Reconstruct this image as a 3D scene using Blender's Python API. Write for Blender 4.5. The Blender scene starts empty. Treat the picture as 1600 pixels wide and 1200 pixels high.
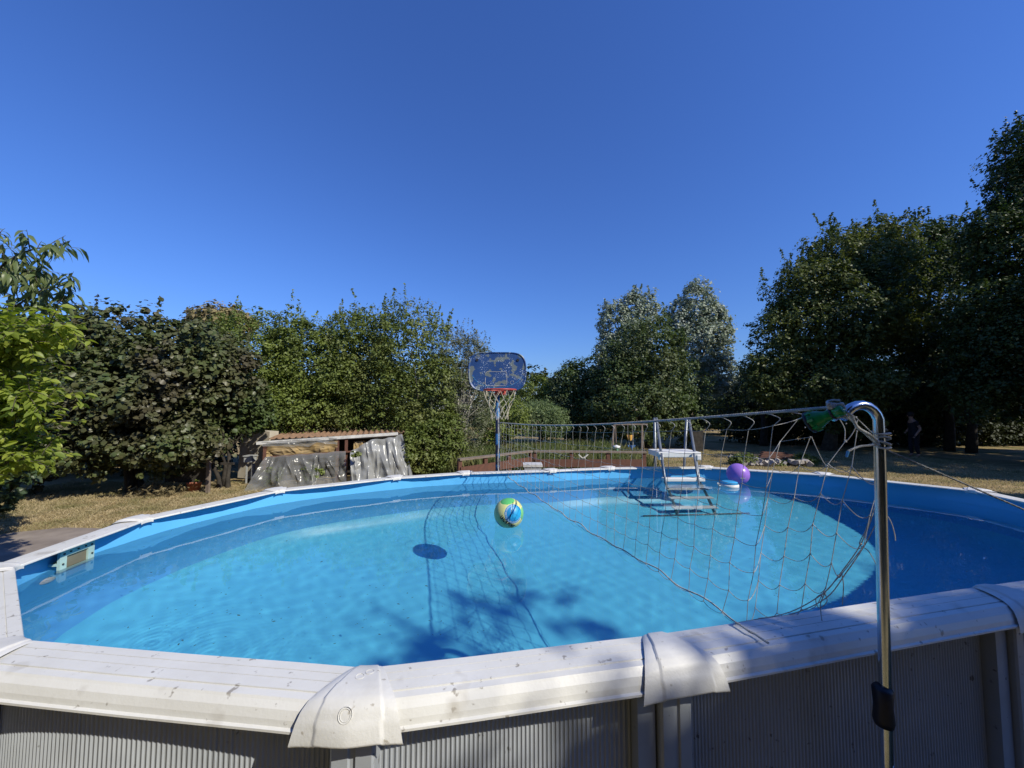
import bpy, bmesh, math, random
import numpy as np
from mathutils import Vector, Matrix
from mathutils import noise as mnoise
random.seed(4); rng = np.random.default_rng(4)
S = bpy.context.scene; COL = S.collection
PI = math.pi
# ------------------------------------------------------------ camera
F = 600.0; CAMZ = 1.98; TH = math.atan(35/600)
cd = bpy.data.cameras.new('camera'); cam = bpy.data.objects.new('camera', cd); COL.objects.link(cam)
cam.location = (0, 0, CAMZ); cam.rotation_euler = (PI/2+TH, 0, 0)
cd.sensor_width = 36; cd.lens = 36*F/1600; cd.clip_start = .05; cd.clip_end = 600
S.camera = cam
# ------------------------------------------------------------ sky and sun
SUN = Vector((.82*.777, -.572*.777, .629)).normalized()
wd = bpy.data.worlds.new('World'); S.world = wd; wd.use_nodes = True
nt = wd.node_tree; bg = nt.nodes['Background']
sk = nt.nodes.new('ShaderNodeTexSky'); sk.sky_type = 'NISHITA'; sk.sun_disc = False
sk.sun_elevation = math.asin(SUN.z); sk.sun_rotation = math.atan2(SUN.x, SUN.y)
sk.altitude = 0; sk.air_density = 1.5; sk.dust_density = 0.0; sk.ozone_density = 10.0
tint = nt.nodes.new('ShaderNodeMix'); tint.data_type = 'RGBA'; tint.blend_type = 'MULTIPLY'; tint.inputs[0].default_value = 1; tint.inputs[7].default_value = (.50, .62, .98, 1)   # deep clear summer blue
nt.links.new(sk.outputs[0], tint.inputs[6]); nt.links.new(tint.outputs[2], bg.inputs[0]); bg.inputs[1].default_value = .15
sl = bpy.data.lights.new('sun', 'SUN'); sl.energy = 5.0; sl.angle = math.radians(.5); sl.color = (1, .94, .80)
sl.cycles.is_caustics_light = True
so = bpy.data.objects.new('sun', sl); COL.objects.link(so); so.rotation_euler = SUN.to_track_quat('Z', 'Y').to_euler()
so.location = (6, -6, 9)
S.view_settings.view_transform = 'Standard'; S.view_settings.look = 'None'
S.view_settings.exposure = 0.0; S.view_settings.gamma = 1.0
c = S.cycles; c.use_denoising = True; c.denoiser = 'OPENIMAGEDENOISE'; c.max_bounces = 10; c.transmission_bounces = 8
c.diffuse_bounces = 3; c.glossy_bounces = 4; c.transparent_max_bounces = 12; c.sample_clamp_indirect = 6; c.caustics_refractive = True; c.caustics_reflective = False

# ------------------------------------------------------------ helpers
def ray(px, py):
    u = (px-800)/F; v = -(py-600)/F
    return Vector((u, math.cos(TH)-v*math.sin(TH), v*math.cos(TH)+math.sin(TH)))
def W(px, py, Y):
    r = ray(px, py); return Vector((0, 0, CAMZ))+r*(Y/r.y)
def onz(px, py, z):
    r = ray(px, py); return Vector((0, 0, CAMZ))+r*((z-CAMZ)/r.z)
def tag(o, label=None, cat=None, group=None, kind=None):
    if label: o['label'] = label
    if cat: o['category'] = cat
    if group: o['group'] = group
    if kind: o['kind'] = kind
    return o
def empty(name, loc=(0, 0, 0), rz=0):
    o = bpy.data.objects.new(name, None); COL.objects.link(o); o.location = loc; o.rotation_euler = (0, 0, rz)
    o.empty_display_size = .1; return o
def link(name, me, m=None, parent=None, smooth=False):
    o = bpy.data.objects.new(name, me); COL.objects.link(o)
    if m is not None: me.materials.append(m)
    if parent is not None:
        o.parent = parent
        o.matrix_parent_inverse = Matrix.Translation(-Vector(parent.location)) if parent.rotation_euler.z == 0 else Matrix()
    if smooth: me.polygons.foreach_set('use_smooth', [True]*len(me.polygons))
    return o
class MB:
    def __init__(s): s.v = []; s.f = []
    def add(s, v, f):
        n = len(s.v); s.v += [tuple(p) for p in v]; s.f += [tuple(i+n for i in q) for q in f]; return s
    def box(s, c, d, rz=0, rot=None):
        hx, hy, hz = d[0]/2, d[1]/2, d[2]/2
        M = rot if rot is not None else Matrix.Rotation(rz, 3, 'Z')
        v = [Vector(c)+M@Vector((x, y, z)) for z in (-hz, hz) for x, y in ((-hx, -hy), (hx, -hy), (hx, hy), (-hx, hy))]
        return s.add(v, [(3, 2, 1, 0), (4, 5, 6, 7), (0, 1, 5, 4), (1, 2, 6, 5), (2, 3, 7, 6), (3, 0, 4, 7)])
    def bar(s, a, b, w, h):
        a = Vector(a); b = Vector(b); d = (b-a); L = d.length; d.normalize()
        M = d.to_track_quat('X', 'Z').to_matrix()
        return s.box((a+b)/2, (L, w, h), rot=M)
    def tube(s, pts, r, n=8, cap=True):
        pts = [Vector(p) for p in pts]; N = len(pts)
        rr = r if isinstance(r, (list, tuple)) else [r]*N
        b = len(s.v); up = None
        for i, p in enumerate(pts):
            d = (pts[min(i+1, N-1)]-pts[max(i-1, 0)]).normalized()
            if up is None:
                up = d.orthogonal().normalized()
            up = (up-d*up.dot(d))
            up = up.normalized() if up.length > 1e-6 else d.orthogonal().normalized()
            sd = d.cross(up)
            for k in range(n):
                a = 2*PI*k/n; s.v.append(tuple(p+(up*math.cos(a)+sd*math.sin(a))*rr[i]))
        for i in range(N-1):
            for k in range(n):
                k2 = (k+1) % n
                s.f.append((b+i*n+k, b+i*n+k2, b+(i+1)*n+k2, b+(i+1)*n+k))
        if cap:
            s.f.append(tuple(b+k for k in range(n))[::-1]); s.f.append(tuple(b+(N-1)*n+k for k in range(n)))
        return s
    def lathe(s, prof, c=(0, 0, 0), n=24, rot=None):
        b = len(s.v); c = Vector(c)
        for (r, z) in prof:
            for k in range(n):
                a = 2*PI*k/n; p = Vector((r*math.cos(a), r*math.sin(a), z))
                s.v.append(tuple(c+(rot@p if rot is not None else p)))
        for i in range(len(prof)-1):
            for k in range(n):
                k2 = (k+1) % n
                s.f.append((b+i*n+k, b+i*n+k2, b+(i+1)*n+k2, b+(i+1)*n+k))
        return s
    def grid(s, fn, nu, nv, flip=False):
        b = len(s.v)
        for j in range(nv+1):
            for i in range(nu+1): s.v.append(tuple(fn(i/nu, j/nv)))
        for j in range(nv):
            for i in range(nu):
                q = (b+j*(nu+1)+i, b+j*(nu+1)+i+1, b+(j+1)*(nu+1)+i+1, b+(j+1)*(nu+1)+i)
                s.f.append(q[::-1] if flip else q)
        return s
    def build(s, name, m, parent=None, smooth=False):
        me = bpy.data.meshes.new(name); me.from_pydata(s.v, [], s.f); me.update()
        return link(name, me, m, parent, smooth)
def sphere_mb(c, r, nu=48, nv=24, rot=None, sq=1):
    m = MB(); pr = [(max(1e-4, r*math.sin(PI*i/nv)), -r*sq*math.cos(PI*i/nv)) for i in range(nv+1)]
    return m.lathe(pr, c, nu, rot)
def text_mesh(name, body, size, m, extrude=.001, offset=0, align='CENTER'):
    t = bpy.data.curves.new(name, 'FONT'); t.body = body; t.size = size; t.align_x = align; t.align_y = 'CENTER'; t.extrude = extrude; t.offset = offset
    o = bpy.data.objects.new('tmp', t); COL.objects.link(o); bpy.context.view_layer.update()
    me = bpy.data.meshes.new_from_object(o.evaluated_get(bpy.context.evaluated_depsgraph_get())); bpy.data.objects.remove(o)
    me.name = name; me.materials.clear(); me.materials.append(m); o = bpy.data.objects.new(name, me); COL.objects.link(o); return o
def cut_below(me, z):
    b = bmesh.new(); b.from_mesh(me); bmesh.ops.delete(b, geom=[v for v in b.verts if v.co.z < z], context='VERTS'); b.to_mesh(me); b.free()
def recv(o): o.cycles.is_caustics_receiver = True; return o

# ------------------------------------------------------------ materials
MATS = {}
def mat(name, col=(.5, .5, .5), rough=.6, metal=0, var=.12, scale=6, bump=0, bscale=40, spec=.5, var_col=None, coords='Object', stops=None):
    m = bpy.data.materials.new(name); m.use_nodes = True; n = m.node_tree; b = n.nodes['Principled BSDF']
    b.inputs['Roughness'].default_value = rough; b.inputs['Metallic'].default_value = metal; b.inputs['Specular IOR Level'].default_value = spec
    tc = n.nodes.new('ShaderNodeTexCoord')
    nz = n.nodes.new('ShaderNodeTexNoise'); nz.inputs['Scale'].default_value = scale; nz.inputs['Detail'].default_value = 6; nz.inputs['Roughness'].default_value = .6
    n.links.new(tc.outputs[coords], nz.inputs['Vector'])
    rp = n.nodes.new('ShaderNodeValToRGB')
    c2 = var_col or tuple(max(0, x*(1-2*var)) for x in col); c1 = col if var_col else tuple(min(1, x*(1+var)) for x in col)
    rp.color_ramp.elements[0].position = stops[0] if stops else .3; rp.color_ramp.elements[1].position = stops[1] if stops else .7
    rp.color_ramp.elements[0].color = (*c2, 1); rp.color_ramp.elements[1].color = (*c1, 1)
    n.links.new(nz.outputs['Fac'], rp.inputs[0]); n.links.new(rp.outputs[0], b.inputs['Base Color'])
    if bump:
        n2 = n.nodes.new('ShaderNodeTexNoise'); n2.inputs['Scale'].default_value = bscale; n2.inputs['Detail'].default_value = 5
        n.links.new(tc.outputs[coords], n2.inputs['Vector'])
        bp = n.nodes.new('ShaderNodeBump'); bp.inputs['Strength'].default_value = bump; bp.inputs['Distance'].default_value = .01
        n.links.new(n2.outputs['Fac'], bp.inputs['Height']); n.links.new(bp.outputs[0], b.inputs['Normal'])
    MATS[name] = m; return m
def leafmat(name, ca, cb, cc=None, trans=.3, rough=.45, clump=1.2):
    """ca, cb: two leaf tones picked leaf by leaf; cc: a third tone in larger drifts"""
    m = bpy.data.materials.new(name); m.use_nodes = True; n = m.node_tree; b = n.nodes['Principled BSDF']; out = n.nodes['Material Output']
    g = n.nodes.new('ShaderNodeNewGeometry'); mx = n.nodes.new('ShaderNodeMix'); mx.data_type = 'RGBA'
    mx.inputs[6].default_value = (*ca, 1); mx.inputs[7].default_value = (*cb, 1)
    n.links.new(g.outputs['Random Per Island'], mx.inputs[0])
    last = mx.outputs[2]
    if cc:
        tc = n.nodes.new('ShaderNodeTexCoord'); nz = n.nodes.new('ShaderNodeTexNoise'); nz.inputs['Scale'].default_value = clump; nz.inputs['Detail'].default_value = 3
        n.links.new(tc.outputs['Object'], nz.inputs['Vector'])
        mr = n.nodes.new('ShaderNodeMapRange'); mr.inputs[1].default_value = .45; mr.inputs[2].default_value = .65
        n.links.new(nz.outputs['Fac'], mr.inputs[0])
        m2 = n.nodes.new('ShaderNodeMix'); m2.data_type = 'RGBA'; n.links.new(mr.outputs[0], m2.inputs[0]); n.links.new(last, m2.inputs[6]); m2.inputs[7].default_value = (*cc, 1)
        last = m2.outputs[2]
    n.links.new(last, b.inputs['Base Color']); b.inputs['Roughness'].default_value = rough; b.inputs['Specular IOR Level'].default_value = .35
    tr = n.nodes.new('ShaderNodeBsdfTranslucent'); hs = n.nodes.new('ShaderNodeHueSaturation'); hs.inputs['Value'].default_value = 1.5; hs.inputs['Saturation'].default_value = 1.15
    n.links.new(last, hs.inputs['Color']); n.links.new(hs.outputs[0], tr.inputs[0])
    ms = n.nodes.new('ShaderNodeMixShader'); ms.inputs[0].default_value = trans
    n.links.new(b.outputs[0], ms.inputs[1]); n.links.new(tr.outputs[0], ms.inputs[2]); n.links.new(ms.outputs[0], out.inputs[0])
    MATS[name] = m; return m

def dirt(m, col, scale, lo, hi, amt):
    n = m.node_tree; b = n.nodes['Principled BSDF']; src = b.inputs['Base Color'].links[0].from_socket
    tc = n.nodes.new('ShaderNodeTexCoord'); z = n.nodes.new('ShaderNodeTexNoise'); z.inputs['Scale'].default_value = scale; z.inputs['Detail'].default_value = 3; n.links.new(tc.outputs['Object'], z.inputs['Vector'])
    r = n.nodes.new('ShaderNodeMapRange'); r.inputs[1].default_value = lo; r.inputs[2].default_value = hi; r.inputs[4].default_value = amt; n.links.new(z.outputs['Fac'], r.inputs[0])
    x = n.nodes.new('ShaderNodeMix'); x.data_type = 'RGBA'; n.links.new(r.outputs[0], x.inputs[0]); n.links.new(src, x.inputs[6]); x.inputs[7].default_value = (*col, 1); n.links.new(x.outputs[2], b.inputs['Base Color']); return m
M_white = mat('white_ledge_plastic', (.75, .745, .71), .42, var_col=(.66, .65, .61), scale=5, bump=.06, bscale=120)
dirt(M_white, (.22, .19, .15), 38, .66, .72, .75); dirt(M_white, (.40, .37, .32), 9, .60, .75, .6)
M_cap = mat('white_cap_plastic', (.72, .715, .69), .5, var_col=(.60, .59, .555), scale=9, bump=.08, bscale=160)
dirt(M_cap, (.30, .26, .20), 45, .67, .74, .7)
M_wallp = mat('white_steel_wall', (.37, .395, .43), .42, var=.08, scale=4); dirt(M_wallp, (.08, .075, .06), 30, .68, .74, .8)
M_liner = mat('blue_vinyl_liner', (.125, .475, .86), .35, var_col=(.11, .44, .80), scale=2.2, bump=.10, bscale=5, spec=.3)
M_floor = mat('water_tinted_vinyl_floor', (.140, .63, .88), .35, var_col=(.125, .59, .84), scale=2.2, bump=.06, bscale=6, spec=.3)  # same vinyl as the liner, the water's absorption of light put into its colour
M_seam = mat('pale_liner_seam', (.45, .72, .85), .5, var=.08)
M_skim = mat('pale_green_skimmer_plastic', (.42, .60, .56), .45, var=.08, scale=12)
M_screw = mat('dark_screw', (.03, .03, .03), .5)
M_skin_in = mat('brown_skimmer_inside', (.20, .18, .12), .7)
M_chrome = mat('polished_steel', (.56, .60, .66), .20, 1.0, var=.06, scale=10, bump=.02, bscale=60)
M_black = mat('black_rubber', (.012, .012, .018), .5, bump=.1)
M_rope = mat('grey_rope', (.52, .52, .48), .85, var=.2, scale=60, bump=.4, bscale=300)
M_cord = mat('pale_net_cord', (.46, .45, .41), .8, var=.25, scale=20)
M_rope2 = mat('dark_guy_rope', (.12, .125, .13), .8, var=.2, scale=60)
M_green = mat('green_torch_plastic', (.015, .24, .055), .25, var=.1, scale=20)
M_bluetip = mat('blue_tape', (.05, .25, .55), .5)
M_tube = mat('grey_painted_tube', (.20, .225, .26), .38, .3, var=.15, scale=14)
M_step = mat('white_step_plastic', (.72, .72, .70), .5, var=.04)
M_board = None
M_wood = mat('red_brown_timber', (.15, .062, .038), .8, var_col=(.085, .040, .028), scale=14, bump=.3, bscale=60)
M_woodtop = mat('weathered_timber_top', (.24, .20, .165), .85, var_col=(.15, .11, .085), scale=10, bump=.3, bscale=60)
M_bark = mat('grey_brown_bark', (.10, .085, .065), .9, var=.3, scale=9, bump=.8, bscale=25)
M_barkd = mat('dark_bark', (.045, .038, .03), .9, var=.3, scale=9, bump=.8, bscale=25)
M_birch = mat('pale_bark', (.35, .33, .29), .85, var=.3, scale=5, bump=.4, bscale=25)
M_terra = mat('terracotta_plastic', (.33, .11, .075), .65, var=.12)
M_slab = mat('weathered_concrete', (.32, .27, .225), .9, var_col=(.19, .155, .13), scale=3, bump=.4, bscale=20)
M_house = mat('cream_render', (.55, .50, .41), .9, var_col=(.42, .37, .29), scale=3, bump=.3)
M_shut = mat('pale_green_shutter', (.25, .34, .27), .7)
M_tile = mat('clay_roof_sheet', (.36, .22, .13), .85, var_col=(.20, .12, .075), scale=5, bump=.3)
M_beam = mat('white_painted_beam', (.62, .61, .58), .6, var=.15, scale=8)
M_dark = mat('dark_shed_timber', (.035, .028, .024), .9)
M_amber = mat('amber_cloth', (.40, .27, .10), .8, var_col=(.26, .20, .12), scale=4)
M_rubble = mat('pale_rubble', (.42, .38, .34), .9, var=.3, scale=8)
M_purple = mat('purple_vinyl', (.33, .17, .62), .33, var=.04)
M_cyan = mat('blue_dispenser_plastic', (.05, .38, .72), .35)
M_grey = mat('grey_box_plastic', (.40, .41, .41), .55)
M_yel = mat('yellow_plastic', (.75, .40, .07), .6)
M_bcl = mat('blue_cloth', (.08, .20, .45), .8)
M_gcl = mat('green_bucket', (.05, .22, .13), .6)
M_pole = mat('chipped_blue_pole_paint', (.035, .15, .36), .45, var_col=(.015, .02, .05), scale=7, stops=(.52, .56), bump=.1)
M_rim = mat('red_hoop_paint', (.50, .07, .05), .4, var=.1)
M_hnet = mat('cream_hoop_net', (.62, .55, .42), .8, var=.15, scale=30)
M_letter = mat('black_print', (.01, .01, .012), .5)
M_wprint = mat('white_print', (.75, .75, .75), .5)
M_dirt = mat('floating_debris', (.03, .035, .02), .9)

def plasticmat(name, col, alpha):
    m = mat(name, col, .22, var=.15, scale=2.5); n = m.node_tree; b = n.nodes['Principled BSDF']; out = n.nodes['Material Output']
    t = n.nodes.new('ShaderNodeBsdfTransparent'); ms = n.nodes.new('ShaderNodeMixShader'); ms.inputs[0].default_value = alpha
    n.links.new(b.outputs[0], ms.inputs[1]); n.links.new(t.outputs[0], ms.inputs[2]); n.links.new(ms.outputs[0], out.inputs[0]); return m
M_sheet = plasticmat('clear_plastic_sheet', (.27, .27, .255), .52)
M_sheet2 = plasticmat('cloudy_plastic_sheet', (.34, .345, .335), .14)

# water
M_water = bpy.data.materials.new('pool_water'); M_water.use_nodes = True; n = M_water.node_tree; n.nodes.clear()
o_ = n.nodes.new('ShaderNodeOutputMaterial'); gl = n.nodes.new('ShaderNodeBsdfGlass'); gl.inputs['IOR'].default_value = 1.33; gl.inputs['Roughness'].default_value = 0
gl.inputs['Color'].default_value = (.96, .995, 1, 1); n.links.new(gl.outputs[0], o_.inputs[0])

# ground
M_ground = bpy.data.materials.new('dry_lawn'); M_ground.use_nodes = True; n = M_ground.node_tree; b = n.nodes['Principled BSDF']; b.inputs['Roughness'].default_value = .95; b.inputs['Specular IOR Level'].default_value = .1
tc = n.nodes.new('ShaderNodeTexCoord')
def nzr(sc, det, p0, p1, c0, c1):
    z = n.nodes.new('ShaderNodeTexNoise'); z.inputs['Scale'].default_value = sc; z.inputs['Detail'].default_value = det; z.inputs['Roughness'].default_value = .7
    n.links.new(tc.outputs['Object'], z.inputs['Vector']); r = n.nodes.new('ShaderNodeValToRGB')
    r.color_ramp.elements[0].position = p0; r.color_ramp.elements[1].position = p1; r.color_ramp.elements[0].color = (*c0, 1); r.color_ramp.elements[1].color = (*c1, 1)
    n.links.new(z.outputs['Fac'], r.inputs[0]); return z, r
z1, r1 = nzr(1.1, 8, .35, .65, (.24, .20, .10), (.46, .355, .215))
z2, r2 = nzr(28, 6, .3, .7, (.55, .52, .45), (1.25, 1.2, 1.1))
z3, r3 = nzr(.45, 4, .5, .62, (0, 0, 0), (1, 1, 1))
mm = n.nodes.new('ShaderNodeMix'); mm.data_type = 'RGBA'; mm.blend_type = 'MULTIPLY'; mm.inputs[0].default_value = 1
n.links.new(r1.outputs[0], mm.inputs[6]); n.links.new(r2.outputs[0], mm.inputs[7])
m3 = n.nodes.new('ShaderNodeMix'); m3.data_type = 'RGBA'; n.links.new(r3.outputs[0], m3.inputs[0]); n.links.new(mm.outputs[2], m3.inputs[6]); m3.inputs[7].default_value = (.18, .165, .065, 1)
n.links.new(m3.outputs[2], b.inputs['Base Color'])
bp = n.nodes.new('ShaderNodeBump'); bp.inputs['Strength'].default_value = .8; bp.inputs['Distance'].default_value = .03; n.links.new(z2.outputs['Fac'], bp.inputs['Height']); n.links.new(bp.outputs[0], b.inputs['Normal'])

# ------------------------------------------------------------ ground sheet
g = MB().grid(lambda u, v: Vector(((u-.5)*400, -60+v*360, 0)), 40, 40)
tag(g.build('ground', M_ground), 'dry brown and green lawn around the pool', kind='structure')

# ------------------------------------------------------------ pool
ZT = 1.25; ZW = 1.133; ZB = .16; ZSEAM = .55
pix = [(22, 886), (37, 1000), (575, 1044), (1022, 992), (1532, 916), None, None, (1519, 767), (1287, 742), (1106, 731), (955, 732), (864, 736), (728, 740), (620, 747), (437, 767), (228, 812)]
V = []
for p in pix: V.append(None if p is None else onz(p[0], p[1], ZT).xy)
V[5] = Vector((3.06, 1.85)); V[6] = Vector((3.84, 2.47))
NV = len(V)
def enorm(i):
    d = (V[(i+1) % NV]-V[i]).normalized(); return Vector((d.y, -d.x))
BIS = []; TURN = []
for i in range(NV):
    a = enorm(i-1 if i else NV-1); b_ = enorm(i); m_ = (a+b_).normalized(); BIS.append((m_, 1/max(.5, m_.dot(a)))); TURN.append(math.acos(max(-1, min(1, a.dot(b_))))/2)
def off(i, o): return V[i % NV]+BIS[i % NV][0]*BIS[i % NV][1]*o
def cr(p0, p1, p2, p3, t):
    return .5*((2*p1)+(p2-p0)*t+(2*p0-5*p1+4*p2-p3)*t*t+(3*p1-p0-3*p2+p3)*t**3)
def curve(i, t, o):
    """smooth closed wall line: segment i, t 0..1, offset outwards o"""
    return cr(off(i-1, o), off(i, o), off(i+1, o), off(i+2, o), t)
pool = empty('swimming_pool', (.8, 3, 0))
tag(pool, 'large white oval above ground pool with blue liner, filled with water', 'pool')
# liner
NL = 16
def linerpts(o):
    return [curve(i, k/NL, o) for i in range(NV) for k in range(NL)]
Pc = Vector((.85, 2.95))
LP = linerpts(.022); nL = len(LP)
rows = [(0, ZT-.006, -.0), (0, ZT-.02, 0), (0, 1.19, 0), (0, ZW, 0), (0, .9, 0), (0, .7, .0), (.0, ZSEAM, 0), (.05, .46, 0), (.13, .36, 0), (.24, .27, 0), (.37, .205, 0), (.54, .168, 0), (1.1, ZB, 0)]
m = MB(); vv = []
for r, (ins, z, ex) in enumerate(rows):
    for k, p in enumerate(LP):
        d = (Pc-p); L = d.length; d.normalize()
        q = p+d*min(ins, L*.6)
        w = .004*math.sin(k*.55)*math.sin(r*1.7)+.003*math.sin(k*1.9+r)
        if r < 2: w = 0
        q = q-d*(w if ins == 0 else 0)
        vv.append((q.x, q.y, z))
ff = []
for r in range(len(rows)-1):
    for k in range(nL):
        k2 = (k+1) % nL; ff.append((r*nL+k, (r+1)*nL+k, (r+1)*nL+k2, r*nL+k2))
ci = len(vv); vv.append((Pc.x, Pc.y, ZB)); last = (len(rows)-1)*nL
for k in range(nL): ff.append((last+k, ci, last+(k+1) % nL))
wf = [q_ for q_ in ff if max(q_) < 8*nL or (min(q_) >= 0 and max(q_) < 9*nL and min(q_) < 8*nL)]; fl0 = [q_ for q_ in ff if q_ not in set(wf)]
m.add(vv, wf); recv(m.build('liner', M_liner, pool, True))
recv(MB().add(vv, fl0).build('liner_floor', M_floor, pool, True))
# wall panels (thin vertical ribs near the camera)
for i in range(NV):
    near = i in (0, 1, 2, 3, 4)
    L = (V[(i+1) % NV]-V[i]).length
    nr = int(L/.0135) if near else 0
    N_ = nr*8 if near else 16
    m = MB(); vv = []
    for k in range(N_+1):
        t = k/N_; p = curve(i, t, .045); e = .5*(curve(i, min(1, t+.01), .045)-curve(i, max(0, t-.01), .045)); nrm = Vector((e.y, -e.x)).normalized()
        ph = (t*nr) % 1 if nr else 0
        a = (.0036 if .15 < ph < .5 else (.0018 if (.05 < ph <= .15 or .5 <= ph < .62) else 0)) if nr else 0
        q = p+nrm*a
        vv += [(q.x, q.y, .0), (q.x, q.y, ZT-.012)]
    m.add(vv, [(2*k, 2*k+2, 2*k+3, 2*k+1) for k in range(N_)])
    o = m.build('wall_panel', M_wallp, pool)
# ledges
prof = [(.004, -.010), (-.002, -.010), (-.002, -.003), (0, 0), (.030, .0005), (.0304, -.0035), (.0320, -.0035), (.0324, .0005), (.062, .0005), (.0624, -.0030), (.0638, -.0030), (.0642, .0005), (.100, .0003), (.1005, -.0040), (.1030, -.0045), (.1040, -.0015), (.124, -.003), (.128, -.008), (.140, -.020), (.148, -.038), (.151, -.052), (.158, -.055), (.158, -.061), (.148, -.061), (.148, -.052)]
for i in range(NV):
    d = (V[(i+1) % NV]-V[i]).normalized(); m = MB(); vv = []
    ns = 6
    for k in range(ns+1):
        for (o, z) in prof:
            a = off(i, o); b_ = off(i+1, o); p = a.lerp(b_, .012+(k/ns)*.976)
            vv.append((p.x, p.y, ZT+z+.0008*math.sin(k*1.3+i)))
    npf = len(prof)
    ff = [(k*npf+j, (k+1)*npf+j, (k+1)*npf+j+1, k*npf+j+1) for k in range(ns) for j in range(npf-1)]
    m.add(vv, ff); m.build('ledge', M_white, pool)
# ledge caps
CT = [(-.008, -.018, .036), (-.007, -.002, .038), (-.002, .005, .042), (.020, .010, .052), (.050, .013, .066), (.080, .014, .081), (.105, .012, .094), (.127, .007, .107), (.145, -.006, .117), (.157, -.028, .125), (.164, -.052, .131), (.168, -.074, .136), (.160, -.077, .135)]
def capP(i, s, t):
    """s -1..1 across the joint, t 0..1 from the inside edge out and down over the lip"""
    x = t*(len(CT)-1); k = min(int(x), len(CT)-2); u = x-k
    o, z, w = [CT[k][q]*(1-u)+CT[k+1][q]*u for q in range(3)]
    bs = BIS[i][0]; tg = Vector((-bs.y, bs.x)); lat = s*w
    o2 = o*BIS[i][1]-(math.sqrt(lat*lat+.0006)-.0245)*math.tan(TURN[i])
    inner = abs(s-.05) < .56+.10*math.sin(t*PI)
    zz = z-.006*abs(s)**5+(.005 if inner else 0)*min(1, t*3)
    q = V[i]+bs*(o2+(.003 if inner and t > .75 else 0))+tg*lat
    return Vector((q.x, q.y, ZT+zz))
for i in range(NV):
    m = MB().grid(lambda u, v: capP(i, 2*u-1, v), 56, 40)
    cp = m.build('ledge_cap', M_cap, pool, True)
    if i == 2:
        def frame(s, t):
            p = capP(i, s, t); a = capP(i, s+.03, t)-capP(i, s-.03, t); b2 = capP(i, s, t-.02)-capP(i, s, t+.02)
            x = a.normalized(); nn = x.cross(b2).normalized(); y = nn.cross(x)
            if nn.z < 0: nn = -nn; y = nn.cross(x)
            return p, Matrix((x, y, nn)).transposed()
        def ring(s, t, r, w=.0011):
            p, M = frame(s, t); mb = MB()
            pts = [p+M@Vector((r*math.cos(a), r*math.sin(a), .0006)) for a in [2*PI*k/40 for k in range(41)]]
            mb.tube(pts, w, 6, False); return mb
        lg = ring(-.02, .70, .0165); lg.v += []
        e2 = ring(-.02, .70, .0125, .0008); lg.add(e2.v, e2.f)
        logo = lg.build('embossed_rings', M_cap, cp, True)
        for (s, t) in ((-.02, .36), (.30, .31)):
            r_ = ring(s, t, .011, .0007); r_.build('moulding_mark', M_cap, cp, True)
        p, M = frame(-.02, .70)
        to = text_mesh('logo_text', 'Gre', .014, M_cap, .0012)
        mw = Matrix.Translation(p+M@Vector((0, 0, .0012)))@M.to_4x4(); to.parent = cp; to.matrix_parent_inverse = Matrix.Translation(-Vector(pool.location)); to.matrix_basis = mw
# upright posts under the caps
for i in range(NV):
    bs = BIS[i][0]; tg = Vector((-bs.y, bs.x)); big = i in (3, 4)
    rz = math.atan2(tg.y, tg.x)
    hw = .055 if not big else .050
    pc = V[i]+bs*.088
    m = MB()
    xs = [(-hw, -.03), (-hw, .018), (-hw+.006, .024), (-.010, .024), (-.006, .018), (.006, .018), (.010, .024), (hw-.006, .024), (hw, .018), (hw, -.03)]
    vv = []
    for z in (0, ZT-.035 if not big else ZT-.075):
        for (a, b_) in xs:
            q = pc+tg*(-a)+bs*b_; vv.append((q.x, q.y, z))
    nx = len(xs); m.add(vv, [(k, k+1, nx+k+1, nx+k) for k in range(nx-1)])
    m.add([vv[nx+k] for k in range(nx)], [tuple(range(nx))])
    ps = m.build('post', M_wallp, pool)
    if big:
        h = MB().box((*(pc+tg*.0-bs*.0+bs*.0225), ZT-.095), (.010, .006, .018), rz); h.build('bolt_hole', M_screw, ps)
        # dark recess bracket beside the post
        q = pc-tg*(.085)-bs*.02
        MB().box((q.x, q.y, (ZT-.06)/2), (.055, .045, ZT-.06), rz).build('post_bracket', M_wallp, ps)
# skimmer mouth in the left wall
def wallpt(i, t, o=.022): return curve(i, t, o)
iS = NV-1   # segment from the far left joint to the near left joint
# find t where the wall passes px ~120
best = min(((abs(800+F*wallpt(iS, t/200).x/wallpt(iS, t/200).y-120), t/200) for t in range(200)))[1]
p0 = wallpt(iS, best); e = (wallpt(iS, best+.02)-wallpt(iS, best-.02)).normalized(); nin = Vector((-e.y, e.x))   # inward
rzS = math.atan2(e.y, e.x); sk_loc = p0+nin*.050
sk_ = MB()
w_, hgt, ow, oh = .185, .135, .115, .072; zc = 1.160
for (cx, cz, dx, dz) in ((0, hgt/2-.016, w_, .032), (0, -hgt/2+.016, w_, .032), (-w_/2+.0175, 0, .035, hgt-.064), (w_/2-.0175, 0, .035, hgt-.064)):
    q = sk_loc+e*cx; sk_.box((q.x, q.y, zc+cz), (dx, .014, dz), rzS)
sk_.box((sk_loc.x-nin.x*.03, sk_loc.y-nin.y*.03, zc), (w_, .045, .012), rzS)
skm = recv(sk_.build('skimmer', M_skim, pool))
q = sk_loc-nin*.006
MB().box((q.x, q.y, zc), (ow+.01, .006, oh+.01), rzS).build('skimmer_throat', M_skin_in, skm)
for (a, b_) in ((-.074, .05), (0, .052), (.074, .05), (-.078, 0), (.078, 0), (-.04, .052), (.04, .052)):
    q = sk_loc+e*a+nin*.009
    MB().box((q.x, q.y, zc+b_), (.007, .006, .007), rzS).build('screw', M_screw, skm)
q = wallpt(iS, best-.03)+nin*.012
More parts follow.
